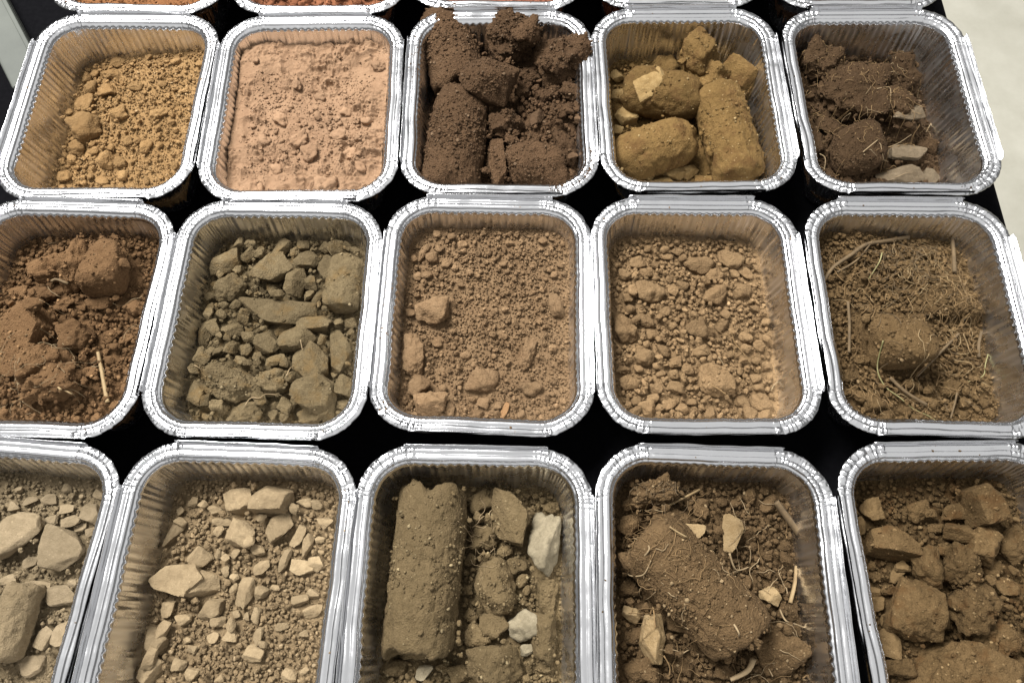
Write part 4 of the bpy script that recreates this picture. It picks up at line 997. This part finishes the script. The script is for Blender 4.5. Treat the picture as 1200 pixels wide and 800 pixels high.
ST = [([(994, 353), (995, 380), (995, 413)], 0.9, M_STALK, 'straight brown stalk lying along the left of the earth ball', 1.0),
      ([(964, 332), (976, 314), (998, 298), (1016, 286), (1040, 282), (1065, 278)], 1.0, M_STALK, 'long branching brown root along the back wall', 1.5),
      ([(982, 318), (1004, 305), (1022, 283)], 0.7, M_STALK, 'brown side root crossing the long branching root', 0.7),
      ([(1114, 272), (1115, 296), (1116, 321)], 1.0, M_STALK, 'upright brown stalk leaning on the back wall', 1.3),
      ([(1123, 391), (1098, 416), (1074, 441)], 0.8, M_STALK, 'brown stalk lying right against the earth ball', 0.8),
      ([(1042, 443), (1062, 459), (1084, 475)], 1.0, M_STALK, 'thick brown stalk in front of the earth ball', 0.9),
      ([(1102, 497), (1128, 498), (1155, 499)], 0.7, M_STRAW, 'straw stalk lying along the front rim', 0.9),
      ([(1121, 460), (1116, 474), (1114, 490)], 0.6, M_STALK, 'short brown stalk beside the front rim', 0.8),
      ([(1149, 389), (1147, 404), (1146, 419)], 0.9, M_STALK, 'short thick stalk below the matted clump', 1.0),
      ([(1177, 331), (1163, 340), (1151, 349)], 0.8, M_STRAW, 'pale straw stalk on the matted clump by the long wall', 0.6),
      ([(1170, 385), (1158, 389), (1150, 392)], 0.6, M_STALK, 'short stalk reaching to the right wall', 0.8)]
for p, r, m, l, tp in ST: t.stalk(p, r, m, 'stalk', l, 'stalk', taper=tp, lift=0.5)
for p, m, l in (([(1020, 411), (1026, 432), (1037, 452), (1055, 466), (1072, 477), (1090, 488), (1101, 496)], M_GRASS, 'long pale green grass blade curving in front of the earth ball'),
                ([(1033, 297), (1028, 310), (1018, 327)], M_GRASS, 'short pale green grass blade behind the earth ball'),
                ([(1168, 370), (1164, 395), (1155, 425), (1152, 440), (1138, 445)], M_GRASS, 'pale grass blade hanging down from the matted clump'),
                ([(1164, 300), (1165, 315), (1166, 329)], M_GREEN, 'green grass blade standing by the long wall'),
                ([(1170, 306), (1169, 318), (1167, 329)], M_GREEN, 'second green grass blade standing by the long wall')):
    t.stalk(p, 0.5, m, 'grass_blade', l, 'grass blade', taper=0.4, lift=0.9, sides=4)

# ---- tray of flat shale stones
t = Tray('31', -262.0, 24.5, -4.2, D('flat stones', 'loose grey tan crumbs between flat stones',
    ('flat grey tan stone in the tray of flat stones', 'flat stone'), ('small grey tan chip in the tray of flat stones', 'stone chip')),
    'foil tray of flat grey tan stones', MATS['31'],
    dict(z=13, sx=0, sy=1.0, lump=1.0, rough=0.7), 301)
t.lumps([(105, 601, 25, 29, -10), (71, 697, 29, 40, -20), (77, 742, 26, 38, 20), (51, 749, 21, 28, 60), (34, 781, 26, 30, 0), (16, 594, 12, 16), (79, 596, 12, 17), (56, 584, 15, 20), (34, 586, 10, 21, 25), (34, 659, 14, 18), (8, 680, 14, 24), (86, 682, 13, 16), (99, 678, 14, 20, 60), (75, 776, 16, 20), (110, 622, 11, 20), (93, 619, 10, 17), (60, 610, 12, 16), (45, 706, 10, 13), (35, 742, 9, 12), (95, 700, 12, 18), (116, 580, 10, 15), (40, 690, 20, 40, 10)], 'slab', 'stone')
t.lump(19, 623, 48, 60, 20, 'slab', 'stone', thick=11, label='large flat stone behind the core piece in the tray of flat stones', cat='flat stone', lift=1)
t.lump(13, 729, 42, 82, 84, 'core', thick=18, name='soil_core', label='short grey tan piece of core among flat stones', cat='soil core')
t.lump(75, 645, 50, 60, -12, 'slab', 'stone', thick=9, label='palest wide flat stone lying level among flat stones', cat='flat stone', lift=2)
t.lump(81, 610, 15, 26, 8, 'slab', 'stone', lift=1)
t.scatter(220, 2.3, 7.0, ['slab', 'slab', 'block'], 'stone')
t.finish(2400, 0.55, 1.7, 1.4, 0.12, on_top=0.03)

# ---- tray of pale broken stones
t = Tray('32', -140.3, 21.6, -2.59, D('pale broken stones', 'loose pale tan crumbs under pale broken stones',
    ('pale tan stone in the tray of pale broken stones', 'stone'), ('small pale tan stone chip in the tray of pale broken stones', 'stone chip')),
    'foil tray of pale tan broken stones', MATS['32'],
    dict(z=12, sx=3.0, sy=0.5, lump=1.0, rough=0.7), 302)
t.lumps([(237, 684, 32, 42, 35), (247, 712, 26, 38, 40), (279, 624, 32, 42, -10), (326, 616, 28, 35, 30), (203, 624, 17, 38, 65), (234, 652, 24, 28, 40), (288, 695, 22, 38, 80), (166, 747, 28, 36, -30), (187, 740, 15, 28, 70), (196, 712, 16, 24, 80), (162, 783, 26, 32, 60), (177, 770, 15, 30, 75), (357, 588, 14, 23, 10), (350, 627, 15, 29, 65), (359, 637, 15, 32, 80), (354, 665, 18, 30, -8), (369, 659, 16, 22, -60), (333, 657, 15, 28, 85), (307, 665, 16, 19), (352, 704, 14, 21, 10), (368, 714, 16, 26, 25), (301, 721, 12, 19, 80), (307, 693, 15, 19), (297, 766, 21, 24, -20), (303, 744, 13, 23, 80), (271, 744, 14, 18), (215, 727, 16, 20), (224, 789, 18, 22), (211, 777, 16, 19), (256, 727, 14, 18), (339, 792, 16, 19), (211, 612, 12, 15), (226, 588, 12, 14), (252, 597, 12, 18), (380, 612, 16, 21), (372, 591, 12, 15), (262, 612, 10, 30, 0), (293, 633, 13, 17), (303, 645, 13, 18), (212, 690, 14, 17), (366, 695, 12, 18), (330, 735, 11, 18), (249, 747, 13, 15), (226, 760, 10, 17)], 'block', 'stone')
t.lump(281, 587, 33, 38, 20, 'block', 'stone', thick=13, label='tan angular stone leaning against the palest block', cat='stone')
t.lump(324, 585, 38, 58, 5, 'block', 'stone', thick=17, label='palest blocky stone lying by the back wall', cat='stone')
t.lump(195, 677, 46, 54, 40, 'slab', 'stone', thick=12, label='largest flat-faced tan stone by the bare long wall', cat='stone', lift=1)
t.scatter(420, 2.4, 6.5, ['block', 'block', 'slab'], 'stone', pw=2.0, region=lambda x, y: 1.0 if x > -32 else 0.3)
t.finish(2800, 0.45, 1.8, 1.4, 0.15, sink=0.6, on_top=0.03)

# ---- tray with the long core
t = Tray('33', -20.1, 20.3, -1.19, D('long soil core', 'loose brown crumbs beside the long soil core',
    ('olive brown clod lying beside the long soil core', 'clod'), ('small olive brown clod lying beside the long soil core', 'small clod'),
    ('grey stone lying beside the long soil core', 'stone')),
    'foil tray with a long soil core and grey stones', MATS['33'],
    dict(z=6.5, sx=1.5, sy=-0.5, lump=1.0, rough=0.9), 303)
t.lumps([(565, 631, 30, 38, 0, 'crumbly'), (565, 584, 30, 36, 20), (576, 732, 32, 36, 40), (640, 699, 27, 42, 85), (580, 569, 15, 18), (462, 783, 24, 28), (539, 789, 23, 26), (552, 721, 14, 20), (550, 656, 15, 18), (606, 661, 20, 24), (591, 646, 14, 20), (560, 745, 26, 34), (612, 680, 15, 18), (545, 690, 14, 18), (602, 700, 16, 20), (520, 780, 16, 20), (478, 765, 15, 22), (655, 590, 14, 20), (640, 780, 16, 20)], 'clod', crumbs=12)
t.lump(496, 787, 18, 25, 20, 'slab', 'stone', label='small pale curved chip in front of the long soil core', cat='stone')
t.lump(616, 762, 15, 17, 0, 'block', 'stone')
t.lump(499, 665, 80, 184, 86, 'notched', thick=33, name='soil_core', label='long olive brown soil core lying along one wall of its tray', cat='soil core', crumbs=300)
t.lump(580, 688, 48, 70, 95, 'clod', thick=20, label='olive brown clod strewn with crumbs beside the long core', cat='clod', crumbs=120)
t.lump(598, 607, 52, 60, -20, 'block', thick=21, label='broken ochre clod near the back wall beside the grey stone', cat='clod', name='soil_clod', crumbs=60, lift=1)
t.lump(645, 638, 40, 78, 82, 'clod', 'stone', thick=20, name='stone', label='largest smooth grey stone standing by the long wall', cat='stone')
t.lump(614, 733, 34, 38, 40, 'clod', 'stone', thick=15, name='stone', label='grey stone between the brown clods', cat='stone')
t.lump(638, 750, 32, 62, 95, 'clod', thick=16, label='upright olive clod along the wall next to the largest grey stone', cat='clod', crumbs=40)
t.lump(582, 783, 52, 68, 5, 'clod', thick=20, label='large olive brown clod touching the small grey stone in front', cat='clod', crumbs=60)
t.scatter(170, 2.4, 8.0, ['clod', 'block', 'crumbly'], region=lambda x, y: 1.0 if x > -12 or y < -40 else 0.1)
t.finish(2000, 0.55, 1.9, 1.4, 0.10, on_top=0.08)
t.fine_roots(16, t.px_region(565, 628, 9), 'fine pale rootlets beside the end of the long core', 0.16, mat=M_ROOT)

# ---- tray with the slanting rooty core
t = Tray('34', 100.5, 20.4, -2.0, D('slanting rooty core', 'loose brown crumbs around the slanting rooty core',
    ('brown clod lying beside the slanting rooty core', 'clod'), ('small brown clod lying around the slanting rooty core', 'small clod'),
    ('pale stone lying beside the slanting rooty core', 'stone')),
    'foil tray with a slanting rooty soil core and wood splinter', MATS['34'],
    dict(z=14.0, sx=-1.0, sy=1.0, mounds=[(850, 620, 30, 3)], lump=1.2, rough=1.0), 304)
t.lumps([(731, 616, 26, 30, 50), (901, 590, 18, 26), (879, 581, 16, 19, 80), (796, 607, 24, 28), (749, 785, 30, 36), (933, 716, 16, 24, 80), (918, 714, 14, 22, 70), (735, 690, 22, 28), (742, 745, 20, 26), (845, 588, 12, 16), (862, 590, 12, 16), (822, 590, 16, 20), (808, 586, 14, 18), (822, 600, 15, 18), (740, 590, 16, 22), (770, 700, 20, 26), (795, 730, 22, 30), (830, 760, 20, 26), (850, 785, 20, 26), (800, 780, 22, 30), (870, 680, 15, 20), (900, 650, 13, 16), (880, 640, 12, 15), (840, 745, 15, 20), (765, 790, 20, 26), (920, 640, 12, 16), (895, 670, 12, 20, -30), (880, 720, 14, 22)], 'clod', crumbs=6)
t.lump(804, 684, 84, 152, -47, 'core', thick=33, name='soil_core', label='thick brown soil core lying aslant, hairy with roots at one end', cat='soil core', crumbs=520)
t.lump(764, 571, 32, 54, 15, 'crumbly', thick=18, label='rooty brown tuft of earth in the back left corner', cat='clod', crumbs=160, lift=3)
t.lump(929, 768, 58, 64, 20, 'clod', thick=22, label='large dark clod crossed by roots at the long wall', cat='clod', crumbs=60)
t.lump(859, 624, 27, 46, 80, 'slab', 'stone', thick=9, label='pale pointed flat stone above the slanting core', cat='stone', lift=4, tilt=(15, 0))
t.lump(764, 748, 32, 56, 92, 'block', 'stone', thick=16, label='largest pale smooth stone by the long wall', cat='stone', lift=2)
t.lump(742, 721, 18, 26, -15, 'block', 'stone', thick=9, label='pale small stone above the largest pale stone', cat='stone', lift=1)
t.lump(903, 697, 22, 26, -30, 'block', 'stone', thick=9, label='pale blocky stone beside the upright pale stalk', cat='stone', lift=1)
t.lump(813, 622, 17, 26, -10, 'slab', 'stone', thick=6, label='greyish flat stone at the upper edge of the slanting core', cat='stone', lift=1)
t.scatter(360, 2.5, 7.0, ['clod', 'clod', 'crumbly', 'block'], pw=2.0, region=lambda x, y: 1.0)
t.finish(2200, 0.55, 1.9, 1.4, 0.06, on_top=0.12)
t.stalk([(909, 588), (926, 610), (942, 632)], 1.9, M_STALK, 'wood_splinter', 'flat brown wood splinter by the back right corner', 'splinter', taper=1.1, lift=1.0, sides=4)
RT = [([(783, 592), (804, 582), (824, 571)], 0.6, M_STRAW, 'straight pale stalk beside the rooty tuft', 1.0),
      ([(783, 618), (794, 624), (804, 630)], 0.5, M_STRAW, 'short pale stalk pointing at the greyish flat stone', 1.0),
      ([(933, 663), (930, 684), (926, 706)], 0.9, M_STRAW, 'upright pale stalk along the long wall', 1.2),
      ([(914, 714), (920, 727), (935, 732), (950, 738), (967, 746), (989, 736)], 0.5, M_ROOT, 'long pale root reaching over the right rim', 0.5),
      ([(878, 771), (873, 785), (856, 796)], 1.6, M_ROOT, 'thick pale curved root in front of the slanting core', 0.6),
      ([(860, 731), (866, 744), (874, 747), (881, 740)], 0.5, M_ROOT, 'pale root loop at the lower end of the slanting core', 0.7),
      ([(903, 751), (902, 770), (905, 792)], 0.4, M_ROOT, 'thin pale root along the large dark clod', 0.8),
      ([(962, 762), (958, 780), (940, 794)], 0.4, M_DROOT, 'thin dark root in the front right corner', 0.8),
      ([(743, 630), (750, 650), (740, 668), (752, 674), (753, 662)], 0.45, M_ROOT, 'pale root curl at the hairy end of the slanting core', 0.7),
      ([(850, 650), (860, 668), (878, 664)], 0.6, M_ROOT, 'pale hooked root above the slanting core', 0.5),
      ([(762, 720), (764, 712), (768, 735)], 0.5, M_DROOT, 'thin dark root above the largest pale stone', 0.7),
      ([(778, 768), (782, 780), (784, 792)], 0.4, M_DROOT, 'thin dark root right of the largest pale stone', 0.7)]
for p, r, m, l, tp in RT: t.stalk(p, r, m, 'root' if 'root' in l else 'stalk', l, 'root' if 'root' in l else 'stalk', taper=tp, lift=0.8)
t.fine_roots(120, t.px_region(745, 640, 13, 0.05), 'fine rootlets around the hairy end of the slanting core', 0.16, mat=M_DROOT)
t.fine_roots(30, t.px_region(850, 680, 40, 0.2), 'pale fibres strewn around the slanting core', 0.22, (6, 16), mat=M_ROOT)
t.fine_roots(50, t.px_region(765, 566, 10), 'fine pale rootlets on the rooty tuft', 0.2, (4, 10), mat=M_STALK)

# ---- tray of ochre clay lumps
t = Tray('35', 224.9, 22.5, 0.76, D('ochre clay lumps', 'loose ochre brown crumbs between ochre clay lumps',
    ('ochre brown clay lump in the tray of big clay lumps', 'clay lump'), ('small ochre brown chip in the tray of big clay lumps', 'small lump'),
    ('ochre stone in the tray of big clay lumps', 'stone')),
    'foil tray heaped with ochre brown clay lumps', MATS['35'],
    dict(z=13, sx=1.5, sy=0, lump=1.4, rough=1.0), 305)
t.lumps([(1009, 616, 15, 24, 80), (1041, 729, 18, 22), (1029, 706, 17, 20), (1027, 693, 12, 15), (1044, 755, 24, 38, 95), (1052, 672, 15, 26, 70), (1059, 663, 14, 20)], 'block', 'stone')
t.lumps([(1054, 781, 24, 36), (1076, 601, 26, 34), (1102, 725, 26, 32), (1112, 646, 20, 30), (1181, 687, 24, 30, 10, 'block'), (1164, 665, 26, 28), (1192, 785, 30, 44, 80), (1121, 601, 22, 46, 15, 'block'), (1189, 639, 36, 44, 40), (1025, 675, 14, 20), (1040, 690, 14, 22), (1035, 640, 12, 16), (1095, 620, 14, 20), (1140, 640, 14, 22), (1090, 600, 12, 18)], 'clod', crumbs=10)
t.lump(1162, 749, 50, 56, 30, 'crumbly', thick=20, crumbs=60)
t.lump(1132, 667, 44, 54, 60, 'crumbly', thick=20, label='crumbly ochre lump beside the dark smooth lump', cat='clay lump', crumbs=80)
t.lump(1157, 637, 36, 44, 60, 'clod', thick=18, crumbs=20)
t.lump(1127, 625, 24, 44, -15, 'block', thick=12)
t.lump(1157, 589, 40, 48, 100, 'block', thick=22, label='rusty angular lump standing against the back wall', cat='clay lump', name='clay_lump', crumbs=20)
t.lump(1020, 597, 26, 30, 10, 'block', 'stone', thick=13, label='smooth ochre stone in the back left corner', cat='stone')
t.lump(1052, 638, 42, 68, -8, 'block', thick=20, name='clay_lump', label='broad flat-topped ochre lump behind two darker lumps', cat='clay lump', crumbs=20, lift=1)
t.lump(1089, 666, 42, 54, -60, 'clod', thick=20, name='clay_lump', label='dark smooth lump touching the broad flat-topped lump', cat='clay lump')
t.lump(1073, 719, 64, 82, 80, 'clod', thick=26, name='clay_lump', label='tall dark ochre lump in the middle of its tray', cat='clay lump', crumbs=30)
t.lump(1147, 715, 54, 60, 10, 'crumbly', thick=22, name='clay_lump', label='crumbly ochre lump with a pale chip, behind the largest lump', cat='clay lump', crumbs=90, lift=1)
t.lump(1136, 787, 76, 104, -20, 'clod', thick=28, name='clay_lump', label='largest flat-faced ochre lump by the front of its tray', cat='clay lump', crumbs=60, lift=1)
t.scatter(190, 2.4, 8.0, ['block', 'clod', 'crumbly'])
t.finish(2200, 0.55, 1.9, 1.4, 0.06, on_top=0.06)

# ---- the row behind, of which only the front edge shows
ROW0 = [('01', 157, 6, 'orange brown soil', 'orange brown fine soil in the tray behind the tan soil', 'foil tray of orange brown soil behind the tan soil tray', 27),
        ('02', 370, 8, 'red brown pebbly soil', 'red brown crumbs in the tray behind the pink powder', 'foil tray of red brown pebbles behind the pink powder tray', 24),
        ('03', 582, 4, 'dull red soil', 'dull red fine soil in the tray behind the dark brown cores', 'foil tray of dull red soil behind the dark cores tray', 28),
        ('04', 795, 2, 'brick red soil', 'brick red soil in the tray behind the ochre cores', 'foil tray of brick red soil behind the ochre cores tray', 27),
        ('05', 1010, 0, 'dark red brown soil', 'dark red brown soil in the tray behind the grey stones tray', 'foil tray of dark red brown soil behind the dark rooty tray', 22)]
ROW1_Y = [313.1, 311.7, 315.9, 317.8, 316.9]
for i, (k, px_, dpy, of, loose, lab, z) in enumerate(ROW0):
    X = at(px_, 10, RIM_Z)[0] / MM
    t = Tray(k, X, ROW1_Y[i] + 144.6, 0.4 * (i % 3 - 1), D(of, loose, (of[:-5] + ' clod at the front of the tray of ' + of, 'clod'), ('rounded ' + of.replace(' soil', '') + ' clod in the tray of ' + of, 'small clod')), lab, MATS[k],
             dict(z=z, sy=-1.0, lump=0.8, rough=0.7), 400 + i + 3)
    if k == '02': t.scatter(44, 5.0, 11.0, ['clod', 'ball'], region=lambda x, y: 1.0 if y < -25 else 0.0)
    else: t.scatter(14, 3.4, 6.0, ['clod', 'ball'], region=lambda x, y: 1.0 if y < -25 else 0.0)
    t.finish(700, 0.6, 1.7, 1.5, 0.03, density=lambda x, y: (y < -28) * 1.0)
